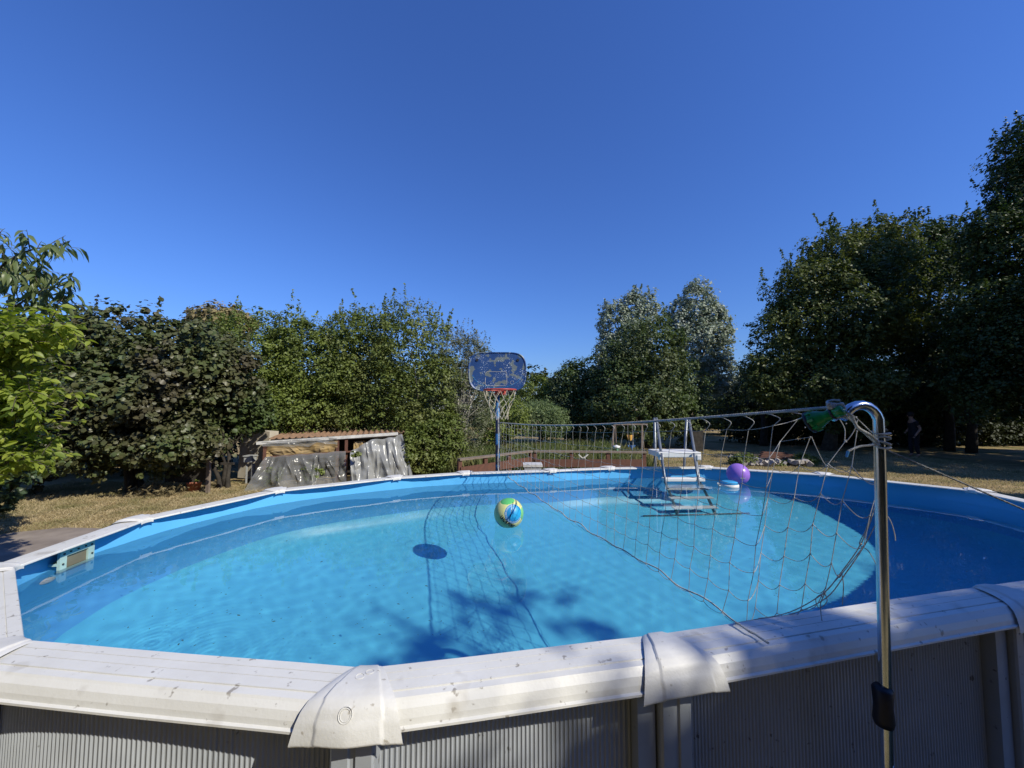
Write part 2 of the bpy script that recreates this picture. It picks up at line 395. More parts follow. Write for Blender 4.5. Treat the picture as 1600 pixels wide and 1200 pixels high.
rot = Vector((nin.x, nin.y, 0)).to_track_quat('Z', 'Y').to_matrix()
recv(MB().lathe([(.001, .015), (.018, .014), (.034, .006), (.038, 0), (.038, -.01)], (q.x+e.x*.12, q.y+e.y*.12, .98), 20, rot).build('return_inlet', M_step, pool, True))

# ------------------------------------------------------------ water
WP = np.array([[p.x, p.y] for p in linerpts(.032)])
x0, y0 = WP.min(0); x1, y1 = WP.max(0); st = .016
gx = np.arange(x0-st, x1+st*2, st); gy = np.arange(y0-st, y1+st*2, st)
X, Y = np.meshgrid(gx, gy)
def inside(px, py):
    ins = np.zeros(px.shape, bool); n_ = len(WP)
    for i in range(n_):
        a = WP[i]; b2 = WP[(i+1) % n_]
        cnd = ((a[1] > py) != (b2[1] > py))
        with np.errstate(divide='ignore', invalid='ignore'):
            xi = (b2[0]-a[0])*(py-a[1])/(b2[1]-a[1]+1e-12)+a[0]
        ins ^= cnd & (px < xi)
    return ins
H = np.zeros_like(X)
wr = np.random.default_rng(11)
for k in range(34):
    lam = .07*(1.11**k)*1.0 if k < 24 else wr.uniform(.10, .3); ang = wr.uniform(0, PI*2)
    kx, ky = 2*PI/lam*math.cos(ang), 2*PI/lam*math.sin(ang)
    amp = .00015*lam/(1+lam*2)
    wx = .25*lam*np.sin(2*PI*(X*math.sin(ang*3)+Y*math.cos(ang*3))/(lam*5.3)+k)
    H += amp*np.sin(kx*(X+wx)+ky*(Y-wx)+wr.uniform(0, 6))
calm = 1/(1+np.exp((Y-2.6)*1.6))
H *= .45+1.5*calm
for (px, py, A, R) in ((318, 943, .0010, .22), (560, 1010, .0008, .45), (430, 950, .0006, .5)):
    cpt = onz(px, py, ZW); D = np.hypot(X-cpt.x, Y-cpt.y)
    H += A*np.sin(D*2*PI/.034)*np.exp(-(D/R)**2)*(D > .012)*.15
ins = inside((X[:-1, :-1]+X[1:, 1:])/2, (Y[:-1, :-1]+Y[1:, 1:])/2)
ny_, nx_ = X.shape
idx = np.arange(nx_*ny_).reshape(ny_, nx_)
q = np.stack([idx[:-1, :-1], idx[:-1, 1:], idx[1:, 1:], idx[1:, :-1]], -1)[ins]
used = np.unique(q); remap = -np.ones(nx_*ny_, int); remap[used] = np.arange(len(used)); q = remap[q]
co = np.stack([X.ravel(), Y.ravel(), ZW+H.ravel()], -1)[used]
def npmesh(name, co, faces, m, parent=None, smooth=False):
    me = bpy.data.meshes.new(name); nf, k = faces.shape
    me.vertices.add(len(co)); me.vertices.foreach_set('co', co.astype(np.float32).ravel())
    me.loops.add(nf*k); me.loops.foreach_set('vertex_index', faces.astype(np.int32).ravel())
    me.polygons.add(nf); me.polygons.foreach_set('loop_start', np.arange(0, nf*k, k, dtype=np.int32))
    me.update(calc_edges=True)
    if smooth: me.polygons.foreach_set('use_smooth', np.ones(nf, bool))
    return link(name, me, m, parent)
wo = npmesh('water', co, q, M_water, None, True)
wo.cycles.is_caustics_caster = True
tag(wo, 'clear rippled pool water inside the oval pool', kind='structure')

# ------------------------------------------------------------ leaves
def leaf_arrays(P, Nn, L, Wd, R, droop=0, fold=.25, lenv=.3):
    """P centres (n,3), Nn leaf normals; one folded rhombus (two triangles) each"""
    n_ = len(P)
    t = R.normal(size=(n_, 3)); t -= (t*Nn).sum(1, keepdims=True)*Nn; t /= np.linalg.norm(t, axis=1, keepdims=True)+1e-9
    if droop:
        t = t*(1-droop)+np.array([0, 0, -1.])*droop; t /= np.linalg.norm(t, axis=1, keepdims=True)+1e-9
        Nn = Nn-(t*Nn).sum(1, keepdims=True)*t; Nn /= np.linalg.norm(Nn, axis=1, keepdims=True)+1e-9
    s = np.cross(Nn, t); sc = (1+lenv*R.normal(size=(n_, 1))).clip(.45, 1.7)
    l = t*L*sc/2; w = s*Wd*sc/2; up = Nn*Wd*sc*fold
    a = P-l; b2 = P+w+up*.6-l*.1; c2 = P+l; d2 = P-w+up*.6-l*.1
    co = np.stack([a, b2, c2, d2], 1).reshape(-1, 3); i0 = np.arange(n_)[:, None]*4
    f = np.concatenate([i0+np.array([[0, 1, 2]]), i0+np.array([[0, 2, 3]])], 0)
    return co, f
def round_leaves(P, Nn, L, R, lenv=.35):
    n_ = len(P); t = R.normal(size=(n_, 3)); t -= (t*Nn).sum(1, keepdims=True)*Nn; t /= np.linalg.norm(t, axis=1, keepdims=True)+1e-9
    s_ = np.cross(Nn, t); sc = (1+lenv*R.normal(size=(n_, 1))).clip(.4, 1.6)*L/2; pts = []
    for (u, w, h) in ((-1, 0, 0), (-.55, .72, .18), (.25, .85, .22), (1.05, 0, -.15), (.25, -.85, .22), (-.55, -.72, .18)): pts.append(P+t*sc*u+s_*sc*w+Nn*sc*h)
    co = np.stack(pts, 1).reshape(-1, 3); i0 = np.arange(n_)[:, None]*6
    return co, np.concatenate([i0+np.array([q_]) for q_ in ([0, 1, 5], [1, 2, 5], [2, 4, 5], [2, 3, 4])], 0)
def crown_points(lobes, n_clump, per, cr_, R, shell=.78, noise=.22, lift=0):
    lob = np.array(lobes, float); c0 = lob[:, :3]; r0 = lob[:, 3:6]
    area = (r0[:, 0]*r0[:, 1]*r0[:, 2])**(2/3); pr = area/area.sum()
    k = R.choice(len(lob), n_clump*2, p=pr)
    d = R.normal(size=(len(k), 3)); d /= np.linalg.norm(d, axis=1, keepdims=True)
    ph = R.uniform(0, 6, (len(lob), 6))[k]
    nz = (np.sin(d[:, 0]*5+ph[:, 0])+np.sin(d[:, 1]*5+ph[:, 1])+np.sin(d[:, 2]*6+ph[:, 2])+.6*np.sin(d[:, 0]*11+ph[:, 3])+.6*np.sin(d[:, 2]*12+ph[:, 4]))/4.2
    rad = (1-np.abs(R.normal(size=len(k)))*(1-shell))*(1+noise*nz)
    fly = R.random(len(k)) < .10; rad[fly] *= 1+R.uniform(.02, .22, fly.sum())
    P = c0[k]+d*r0[k]*rad[:, None]
    keep = np.ones(len(P), bool)
    for j in range(len(lob)):
        q_ = np.linalg.norm((P-c0[j])/r0[j], axis=1); keep &= ~((q_ < .62) & (k != j) & (R.random(len(P)) < .85))
    keep &= P[:, 2] > .05
    keep0 = keep; P = P[keep][:n_clump]; d = d[keep][:n_clump]
    fly = fly[keep0][:n_clump]
    n_ = len(P); sz = cr_*.88*R.uniform(.35, 1.5, (n_, 1, 1)); sz[fly] *= .55
    o = R.normal(size=(n_, per, 3)); o /= np.linalg.norm(o, axis=2, keepdims=True); o *= R.random((n_, per, 1))**.5
    o[:, :, 2] *= .75
    Q = P[:, None, :]+o*sz
    nn = o*.9+d[:, None, :]*.5+np.array([0, 0, .75])+R.normal(size=o.shape)*.55
    nn /= np.linalg.norm(nn, axis=2, keepdims=True)
    Q = Q.reshape(-1, 3); nn = nn.reshape(-1, 3); kz = Q[:, 2] > .02
    return Q[kz], nn[kz]
def lobe(px, py, rx, ry, Y, rd=None):
    c_ = W(px, py, Y); k = Y/F
    return (c_.x, c_.y, c_.z, rx*k, rd if rd else rx*k*.85, ry*k)
def twig_tubes(m, base, lobes, R, r0, n=3, sides=5):
    base = Vector(base)
    for L in lobes:
        c_ = Vector(L[:3])
        for j in range(n):
            d = Vector(R.normal(size=3)); d.z = abs(d.z)*.6+.1; d.normalize()
            e_ = c_+Vector((d.x*L[3], d.y*L[4], d.z*L[5]))*.85
            mid = base.lerp(e_, .45)+Vector(R.normal(size=3)*.06*(e_-base).length)
            m.tube([base, base.lerp(mid, .5)+Vector((0, 0, .05)), mid, mid.lerp(e_, .5)+Vector(R.normal(size=3)*.05), e_], [r0, r0*.75, r0*.5, r0*.3, r0*.1], sides, False)
def tree(name, label, cat, base, lobes, leafm, L, Wd, nclump, per, cr_, seed, trunk_r=.12, trunk_top=None, barkm=None, droop=0, shell=.78, noise=.22, group=None, limbs=3, stems=1, kind=None, rnd=False, shoots=0):
    R = np.random.default_rng(seed); base = Vector(base)
    r = empty(name, base); tag(r, label, cat, group)
    top = Vector(trunk_top) if trunk_top is not None else Vector((np.mean([l[0] for l in lobes]), np.mean([l[1] for l in lobes]), max(.6, np.mean([l[2] for l in lobes])-.2)))
    barkm = barkm or M_bark
    m = MB()
    for s_ in range(stems):
        b0 = base+Vector((R.normal()*.15*(stems > 1), R.normal()*.15*(stems > 1), -.05)); tt = top+Vector((R.normal()*.4*(stems > 1), R.normal()*.3*(stems > 1), 0))
        pts = [b0.lerp(tt, k/6)+Vector((R.normal()*trunk_r*.4, R.normal()*trunk_r*.4, 0))*(0 < k < 6) for k in range(7)]
        m.tube(pts, [trunk_r*(1.35 if k == 0 else 1-.09*k) for k in range(7)], 9)
    m.build('trunk', barkm, r, True)
    m = MB(); fork = base.lerp(top, .55); twig_tubes(m, fork, lobes, R, trunk_r*.5, limbs); m.build('limbs', barkm, r, True)
    P, Nn = crown_points(lobes, nclump, per, cr_, R, shell, noise)
    if shoots:
        tops = P[P[:, 2] > np.quantile(P[:, 2], .70)]; pk = tops[R.choice(len(tops), shoots)]; ex = []
        for p in pk:
            h = R.uniform(.25, .75)*max(1, cr_/.3); ln = R.normal(size=2)*.22; nn_ = int(h/.022)+6; tt = np.sort(R.random(nn_))
            q_ = p[None, :]+np.stack([ln[0]*tt*h, ln[1]*tt*h, tt*h], 1)+R.normal(size=(nn_, 3))*.05*(1.15-tt)[:, None]*(cr_/.3); ex.append(q_)
        ex = np.concatenate(ex); en = R.normal(size=ex.shape)+[0, -.3, .5]; en /= np.linalg.norm(en, axis=1, keepdims=True); P = np.concatenate([P, ex]); Nn = np.concatenate([Nn, en])
    co, f = round_leaves(P, Nn, L, R) if rnd else leaf_arrays(P, Nn, L, Wd, R, droop)
    o = npmesh('crown', co, f, leafm, r)
    return r
G = lambda px, Y: Vector(((px-800)/F*Y, Y, 0))

LM_hazel = leafmat('hazel_leaf', (.085, .120, .040), (.125, .130, .055), (.095, .085, .048), .25, .42, .9)
LM_hedge = leafmat('hedge_leaf', (.150, .200, .040), (.220, .265, .065), (.115, .150, .036), .3, .5, 1.0)
LM_hedge2 = leafmat('plum_leaf', (.160, .200, .048), (.110, .150, .036), (.200, .225, .070), .3, .5, 1.2)
LM_tan = leafmat('dry_flower_head', (.32, .25, .13), (.22, .20, .08), None, .2, .8)
LM_willow = leafmat('willow_leaf', (.20, .25, .11), (.13, .19, .07), None, .3, .5)
LM_grey = leafmat('grey_twiggy_leaf', (.14, .16, .08), (.20, .20, .14), (.09, .12, .04), .25, .6)
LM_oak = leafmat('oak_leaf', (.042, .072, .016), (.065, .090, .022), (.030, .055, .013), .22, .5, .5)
LM_oaklit = leafmat('oak_leaf_sunlit', (.150, .175, .045), (.095, .120, .030), (.055, .080, .020), .28, .5, .5)  # lit copy of the oak leaf, sunlight put into the colour
LM_pop = leafmat('silver_poplar_leaf', (.46, .49, .42), (.18, .24, .14), (.26, .31, .21), .2, .5, 1.4)
LM_mid = leafmat('field_maple_leaf', (.090, .130, .040), (.065, .100, .028), (.115, .14, .055), .28, .5, .8)
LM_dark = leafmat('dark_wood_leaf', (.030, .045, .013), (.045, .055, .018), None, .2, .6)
LM_cherry = leafmat('cherry_leaf', (.17, .23, .095), (.11, .165, .07), (.23, .25, .09), .4, .35, 3)
LM_lime = leafmat('lime_shrub_leaf', (.38, .43, .08), (.27, .34, .06), (.19, .26, .05), .45, .4, 3)
LM_weed = leafmat('weed_leaf', (.14, .17, .06), (.10, .14, .04), (.20, .19, .08), .3, .6)
LM_low = leafmat('low_shrub_leaf', (.05, .085, .035), (.07, .10, .045), None, .25, .4)

# hazel and its neighbours on the left
tree('hazel_shrub', 'tall hazel shrub with purple brown top and round dark green leaves, left of the shed', 'shrub', G(215, 9.1),
     [lobe(190, 540, 75, 58, 9.0), lobe(140, 560, 62, 70, 9.1), lobe(285, 560, 75, 62, 9.0), lobe(345, 590, 55, 60, 9.2), lobe(220, 620, 110, 70, 8.8), lobe(150, 680, 90, 62, 8.8), lobe(265, 690, 80, 50, 8.8), lobe(110, 620, 60, 80, 9.0)],
     LM_hazel, .082, .095, 1850, 28, .26, 21, .05, stems=5, shell=.72, noise=.36, barkm=M_barkd, rnd=True, shoots=40)
tree('hazel_bush', 'dark bush with a bare forked trunk between hazel shrub and cream house wall', 'shrub', G(372, 9.6),
     [lobe(350, 620, 50, 55, 9.7), lobe(395, 640, 32, 40, 9.8), lobe(330, 660, 40, 42, 9.5)],
     LM_mid, .08, .06, 330, 24, .24, 22, .05, stems=3, barkm=M_barkd, rnd=True)
tree('hedge_tree', 'dense dark green tree behind the purple hazel, filling the hedge at left', 'tree', G(190, 12.8), [lobe(120, 620, 90, 85, 12.8), lobe(220, 600, 90, 80, 12.8), lobe(310, 620, 60, 80, 12.8), lobe(200, 690, 140, 55, 12.6), lobe(60, 640, 90, 90, 12.6), lobe(330, 700, 60, 50, 12.9)], LM_dark, .13, .09, 1100, 24, .40, 23, .1)
hedge_spec = [
    ('plum_tree', 'leftmost bright green tree of the hedge, partly behind the purple hazel', 400, 11.6, [(395, 560, 70, 72), (360, 610, 50, 60), (420, 640, 60, 42)], LM_hedge),
    ('plum_tree', 'upright green hedge tree right above the left half of shed roof', 480, 11.9, [(470, 550, 58, 62), (510, 580, 60, 60), (470, 640, 65, 40)], LM_hedge),
    ('plum_tree', 'green hedge tree above the right half of the shed roof', 560, 12.2, [(560, 545, 62, 62), (580, 610, 62, 60), (545, 650, 60, 30)], LM_hedge2),
    ('plum_tree', 'tall rounded hedge tree right of the shed, reaching highest in the hedge', 640, 12.0, [(635, 545, 65, 72), (660, 620, 62, 70), (615, 690, 45, 45), (670, 690, 50, 42)], LM_hedge2)]
for i, (nm, lb, bx_, Yb, lbs, lm) in enumerate(hedge_spec):
    tree(nm, lb, 'tree', G(bx_, Yb), [lobe(*l, Yb) for l in lbs], lm, .070, .045, 1250, 28, .27, 31+i, .06, stems=2, noise=.30, shell=.74, shoots=60, group='green trees of the hedge behind the shed')
tree('hedge_bush', 'dark low green bush on the grass just right of the plastic covered shed', 'bush', G(655, 11.2),
     [lobe(655, 700, 42, 40, 11.3), lobe(690, 690, 40, 48, 11.5)], LM_hedge2, .07, .05, 420, 24, .25, 41, .04, stems=3)
tree('twiggy_tree', 'grey green twiggy tree at hedge end, just left of the basketball pole', 'tree', G(715, 12.4),
     [lobe(710, 570, 42, 62, 12.5), lobe(728, 640, 45, 60, 12.4), lobe(700, 665, 40, 50, 12.2), lobe(745, 560, 22, 40, 12.7)], LM_grey, .06, .03, 900, 24, .25, 42, .05, stems=3, noise=.36, limbs=16, shoots=50, barkm=M_birch)
tree('smoke_tree', 'tree with pale tan flower heads showing above the green hedge', 'tree', G(350, 14), [lobe(350, 505, 48, 28, 14), lobe(310, 520, 30, 20, 14)], LM_tan, .10, .07, 420, 24, .3, 43, .08)
# middle distance
tree('light_green_bush', 'small light green bush right behind the hoop net', 'bush', G(800, 15), [lobe(795, 650, 32, 34, 15), lobe(770, 670, 30, 30, 15)], LM_hedge, .08, .05, 360, 22, .3, 51, .05)
tree('small_round_tree', 'small green tree far behind, just right of the blue backboard', 'tree', G(842, 21), [lobe(838, 612, 28, 24, 21), lobe(862, 625, 25, 25, 21)], LM_hedge, .10, .07, 360, 22, .35, 52, .07)
tree('willow_bush', 'pale feathery willow bush in front of dark tree, right of the hoop net', 'bush', G(842, 16), [lobe(840, 652, 42, 28, 16), lobe(862, 662, 26, 24, 16)], LM_willow, .12, .025, 420, 26, .32, 53, .05)
tree('dark_leafy_tree', 'dark narrow leafy tree left of the poplars', 'tree', G(895, 20), [lobe(890, 610, 30, 45, 20), lobe(915, 600, 26, 40, 20), lobe(900, 650, 40, 42, 20)], LM_mid, .11, .08, 700, 24, .42, 54, .12)
tree('field_maple', 'broad round green tree in front of the silver poplars', 'tree', G(1010, 18.5),
     [lobe(1010, 560, 58, 58, 18.5), lobe(970, 600, 50, 55, 18.5), lobe(1045, 600, 55, 60, 18.5), lobe(1000, 640, 80, 48, 18), lobe(1065, 650, 48, 40, 18.5), lobe(950, 650, 40, 40, 18.5)],
     LM_mid, .11, .08, 2100, 24, .38, 55, .14, noise=.34, shell=.74, shoots=60)
tree('silver_poplar', 'left silver poplar with whitish leaves behind the broad green tree', 'tree', G(980, 23),
     [lobe(960, 510, 24, 46, 23), lobe(990, 490, 20, 36, 23), lobe(1012, 495, 20, 38, 23), lobe(955, 560, 26, 50, 23), lobe(985, 545, 38, 50, 23)], LM_pop, .13, .11, 1000, 20, .34, 56, .12, barkm=M_birch, noise=.4, shoots=30, group='silver poplars')
tree('silver_poplar', 'right silver poplar, the taller, rising left of the big oaks', 'tree', G(1090, 23),
     [lobe(1090, 478, 28, 40, 23), lobe(1118, 510, 22, 38, 23), lobe(1092, 540, 46, 42, 23), lobe(1120, 580, 30, 34, 23), lobe(1060, 510, 24, 36, 23), lobe(1125, 600, 26, 18, 23)], LM_pop, .13, .11, 1400, 20, .36, 57, .13, barkm=M_birch, noise=.42, shoots=30, group='silver poplars')
tree('distant_tree', 'small sunlit tree low between poplars and big oaks', 'tree', G(1130, 27), [lobe(1125, 640, 38, 36, 27), lobe(1150, 650, 30, 40, 27)], LM_mid, .14, .10, 500, 22, .5, 58, .12)
# big trees on the right
tree('oak_tree', 'big dark oak whose left edge stands against the sky right of the poplars', 'tree', G(1290, 17.5),
     [lobe(1262, 450, 58, 46, 17), lobe(1235, 520, 52, 62, 17), lobe(1320, 410, 66, 52, 17.5), lobe(1300, 500, 95, 80, 17), lobe(1380, 390, 52, 52, 17.5), lobe(1360, 470, 80, 80, 17), lobe(1200, 590, 46, 50, 17), lobe(1290, 600, 100, 65, 17)],
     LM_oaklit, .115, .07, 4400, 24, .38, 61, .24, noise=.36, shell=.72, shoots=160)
tree('oak_tree', 'second big oak right of the first, top edge level with it', 'tree', G(1440, 19),
     [lobe(1440, 400, 50, 50, 19), lobe(1480, 395, 45, 50, 19), lobe(1450, 480, 90, 90, 18.5), lobe(1420, 580, 90, 80, 18), lobe(1500, 560, 70, 90, 18)],
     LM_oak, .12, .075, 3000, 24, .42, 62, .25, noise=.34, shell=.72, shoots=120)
tree('dark_oak_tree', 'tallest dark tree at the right edge, nearest of the big trees', 'tree', G(1620, 13.5),
     [lobe(1640, 230, 70, 60, 13.5), lobe(1590, 300, 38, 60, 13.5), lobe(1620, 400, 90, 100, 13.5), lobe(1560, 380, 50, 60, 13.3), lobe(1570, 520, 80, 90, 13), lobe(1640, 560, 110, 110, 13), lobe(1530, 600, 40, 55, 13.2)],
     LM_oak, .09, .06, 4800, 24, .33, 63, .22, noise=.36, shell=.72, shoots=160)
# undergrowth row below the oaks: bushes one by one
rr = np.random.default_rng(5)
und = [(1175, 'left end of the undergrowth row, beside the small sunlit tree'), (1235, 'behind the green bushy rubble pile'), (1300, 'straight behind the green torch on the net'), (1370, 'behind the steel net post'), (1440, 'behind the standing person'), (1515, 'near the right edge of the photo'), (1590, 'at the far right end of the row')]
for i, (px, lb) in enumerate(und):
    Yb = 20+rr.uniform(-1, 1.5)
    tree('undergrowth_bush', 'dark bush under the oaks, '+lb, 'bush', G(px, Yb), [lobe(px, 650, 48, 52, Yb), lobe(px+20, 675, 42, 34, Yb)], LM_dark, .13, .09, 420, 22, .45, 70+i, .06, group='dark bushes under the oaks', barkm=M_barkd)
for i, (px, Yb, lb) in enumerate([(1190, 19.5, 'leftmost'), (1478, 17.2, 'right of the person'), (1512, 16.5, 'rightmost')]):
    m = MB(); b0 = G(px, Yb); m.tube([b0+Vector((0, 0, -.05)), b0+Vector((.1, 0, 1.2)), b0+Vector((.0, .1, 2.8)), b0+Vector((.25, .1, 4.5))], [.2, .15, .13, .09], 9)
    r = empty('bare_tree', b0); tag(r, f'thin bare trunk among the dark bushes under the oaks, {lb} of three', 'tree', 'thin bare trunks under the oaks'); m.build('trunk', M_barkd, r, True)
# distant wood
P, Nn = crown_points([(x, 38+3*math.sin(x), 2.5, 5, 3, 3.6+1.2*math.sin(x*1.7)) for x in range(-36, 60, 6)], 5200, 16, .8, np.random.default_rng(9))
co, f = leaf_arrays(P, Nn, .34, .26, np.random.default_rng(10))
tag(npmesh('distant_wood', co, f, LM_dark), 'dark wood far behind the garden', kind='stuff')

# ------------------------------------------------------------ left foreground tree with drooping leaves
def near_leaf_mesh(name, L, Wd, m, droopy):
    mb = MB(); pts = []
    for j, (u, w) in enumerate([(0, .02), (.18, .6), (.42, 1), (.7, .75), (.9, .3), (1, .02)]):
        z = -droopy*u*u*L
        pts += [(u*L, -w*Wd/2, z+.18*w*Wd), (u*L, 0, z), (u*L, w*Wd/2, z+.18*w*Wd)]
    ff = []
    for j in range(5):
        a = j*3; ff += [(a, a+1, a+4, a+3), (a+1, a+2, a+5, a+4)]
    mb.add(pts, ff); me = bpy.data.meshes.new(name); me.from_pydata(mb.v, [], mb.f); me.materials.append(m); me.polygons.foreach_set('use_smooth', [True]*len(me.polygons)); return me
def near_tree(name, label, cat, base, branches, lm, L, Wd, droopy, seed, spacing, nparts, barkm, tr, tilt):
    R = np.random.default_rng(seed); r = empty(name, base); tag(r, label, cat)
    me = near_leaf_mesh('leaf', L, Wd, lm, droopy)
    mb = MB(); places = []
    for br in branches:
        pts = [Vector(p) for p in br]
        path = []
        for k in range(len(pts)-1):
            for t in np.linspace(0, 1, 6, endpoint=(k == len(pts)-2)): path.append(pts[k].lerp(pts[k+1], t)+Vector(R.normal(size=3)*.008))
        n_ = len(path); mb.tube(path, [tr*(1-.85*k/n_) for k in range(n_)], 6, False)
        # side twigs
        for k in range(3, n_, 1):
            for rep in range(2):
                d = (path[k]-path[k-1]).normalized(); sd = Vector(R.normal(size=3)); sd -= d*sd.dot(d); sd.normalize()
                tl = R.uniform(.12, .42)*(1-.4*k/n_); e_ = path[k]+(d*.6+sd*.8+Vector((0, 0, tilt))).normalized()*tl
                mb.tube([path[k], path[k].lerp(e_, .5)+Vector((0, 0, .01)), e_], [.004, .003, .0015], 4, False)
                nl = int(tl/spacing)+2
                for q_ in range(nl):
                    p = path[k].lerp(e_, (q_+.5)/nl); a = R.uniform(0, 2*PI)
                    dd = (e_-path[k]).normalized()*.5+Vector((math.cos(a), math.sin(a), R.uniform(-.5, .35)-droopy*.9))
                    places.append((p, dd.normalized(), R.uniform(.65, 1.25)))
    mb.build('branches', barkm, r, True)
    places.sort(key=lambda x: -x[2]*100/(x[0].y+abs(min(0, 800+F*x[0].x/x[0].y))*.02+5))
    parts = places[:nparts]; rest = places[nparts:]
    def mtx(p, d, s):
        q_ = d.to_track_quat('X', 'Z').to_matrix().to_4x4(); roll = Matrix.Rotation(R.normal()*.5, 4, 'X'); return Matrix.Translation(p)@q_@roll@Matrix.Scale(s, 4)
    for (p, d, s) in parts:
        o = bpy.data.objects.new('leaf', me); COL.objects.link(o); o.parent = r; o.matrix_parent_inverse = Matrix.Translation(-Vector(base)); o.matrix_basis = mtx(p, d, s)
    bv = np.array([v.co for v in me.vertices]); bf = np.array([list(p.vertices) for p in me.polygons]); cs = []; fs = []
    for j, (p, d, s) in enumerate(rest):
        M_ = np.array(mtx(p, d, s)); cs.append(bv@M_[:3, :3].T+M_[:3, 3]); fs.append(bf+j*len(bv))
    if cs:
        o = npmesh('foliage', np.concatenate(cs), np.concatenate(fs), lm, r, True); o['kind'] = 'stuff'
    return r
YC = 4.3
b_ = W(-190, 600, YC)
ch = []
for (pts) in [[(-190, 600), (-90, 500), (-20, 430), (40, 392), (84, 388)], [(-190, 620), (-80, 530), (0, 495), (60, 455), (118, 440)], [(-180, 540), (-90, 430), (-40, 385), (4, 362)], [(-190, 620), (-60, 540), (10, 510), (70, 490), (96, 470)], [(-190, 560), (-70, 470), (-10, 430), (30, 425), (60, 420)], [(-180, 620), (-60, 550), (10, 530), (60, 520)]]:
    y_ = YC+random.uniform(-.3, .3); ch.append([W(x, y, y_+random.uniform(-.08, .08)) for x, y in pts])
near_tree('cherry_tree', 'cherry tree reaching in from left edge with long drooping blue green leaves', 'tree', Vector((b_.x, YC, 0)), ch+[[Vector((b_.x, YC, 0)), Vector((b_.x, YC, 1)), b_]], LM_cherry, .125, .040, .75, 81, .048, 290, M_bark, .022, .0)
YL = 3.7
lb_ = []
for i in range(30):
    e_ = (random.uniform(25, 112), random.uniform(505, 580)) if i < 14 else (random.uniform(20, 112), random.uniform(612, 720))
    if e_[1] > 660: e_ = (min(e_[0], 75), e_[1])
    y_ = YL+random.uniform(-.45, .35)
    lb_.append([W(-130, e_[1]+60, y_), W(-50, e_[1]+25, y_), W(e_[0]*.4-20, e_[1]+4, y_), W(*e_, y_-.1)])
bl = W(-160, 700, YL)
near_tree('lime_shrub', 'bright yellow green leafy shrub at the left edge, below the cherry branches', 'shrub', Vector((bl.x, YL, 0)), lb_+[[Vector((bl.x, YL, 0)), bl]], LM_lime, .075, .044, .25, 82, .026, 290, M_bark, .009, .0)
tree('low_shrub', 'dark low shrub on the lawn at left edge, beneath the lime green one', 'shrub', G(-10, 5.6), [lobe(-5, 745, 42, 55, 5.7), lobe(-60, 700, 60, 90, 5.8)], LM_low, .10, .055, 260, 20, .16, 83, .02, stems=3)
# shade under the left shrubs: a darker bush further back
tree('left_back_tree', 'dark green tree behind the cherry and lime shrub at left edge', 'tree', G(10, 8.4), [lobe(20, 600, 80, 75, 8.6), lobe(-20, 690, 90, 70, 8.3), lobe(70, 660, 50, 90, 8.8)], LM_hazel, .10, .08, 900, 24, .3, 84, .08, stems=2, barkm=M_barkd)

# ------------------------------------------------------------ the shade tree behind the photographer (out of frame)
sx, sy = SUN.x/SUN.z, SUN.y/SUN.z
def sh(x, y, z): return Vector((x+sx*(z-1.2), y+sy*(z-1.2), z))
lobes = []
for (x, y, z, r) in [(.80, .92, 8.2, .26), (1.2, .98, 8.4, .42), (1.7, 1.12, 8.6, .45), (2.25, 1.2, 8.8, .48), (2.9, 1.42, 9.0, .5), (3.6, 1.65, 9.0, .6), (1.5, .45, 8.4, .55), (2.2, .55, 8.8, .65), (3.1, .8, 9.2, .8), (2.6, -.3, 8.6, 1.1), (4.0, .2, 9.2, 1.3), (2.6, .2, 10.4, 1.2)]:
    c_ = sh(x, y, z); lobes.append((c_.x, c_.y, c_.z, r, r, r*.75))
tb = Vector((lobes[9][0]+.8, lobes[9][1]-1, 0))
gt = tree('garden_tree', 'leafy tree standing behind the photographer, shading the near pool edge', 'tree', tb, lobes, LM_mid, .12, .08, 1900, 18, .20, 91, .16, trunk_top=(lobes[9][0], lobes[9][1], 8.0), shell=.6)
R9 = np.random.default_rng(92); sl2 = []
for (x, y, z, r) in [(.20, 1.75, 7.2, .30), (.62, 2.05, 7.4, .30), (1.05, 1.95, 7.5, .28), (.0, 1.5, 7.0, .22), (.45, 1.0, 7.2, .26), (.15, .9, 7.2, .2), (.75, 1.25, 7.6, .2), (1.6, 1.5, 7.6, .2)]:
    c_ = sh(x, y, z); sl2.append((c_.x, c_.y, c_.z, r, r, r*.8))
P, Nn = crown_points(sl2, 66, 8, .15, R9, .4); co, f = leaf_arrays(P, Nn, .11, .055, R9); npmesh('outer_sprays', co, f, LM_mid, gt)
tree('added_canopy_tree', 'unseen spreading canopy added behind left of the camera, blocking sky light above the near rim', 'tree', (-3.4, -3.2, 0),
     [(-2.2, -2.3, 6.6, 2.2, 1.5, 1.0), (.0, -1.9, 6.3, 1.6, 1.3, .9), (-4.2, -2.6, 6.4, 2.2, 1.5, 1.1), (-.2, -3.4, 6.6, 1.9, 1.4, 1.0), (-3.4, -3.9, 7.4, 3, 1.8, 1.4)], LM_dark, .20, .14, 1500, 18, .34, 190, .22, trunk_top=(-3.2, -3.0, 5.6))  # out of frame canopy, added to cut the sky light on the near rim
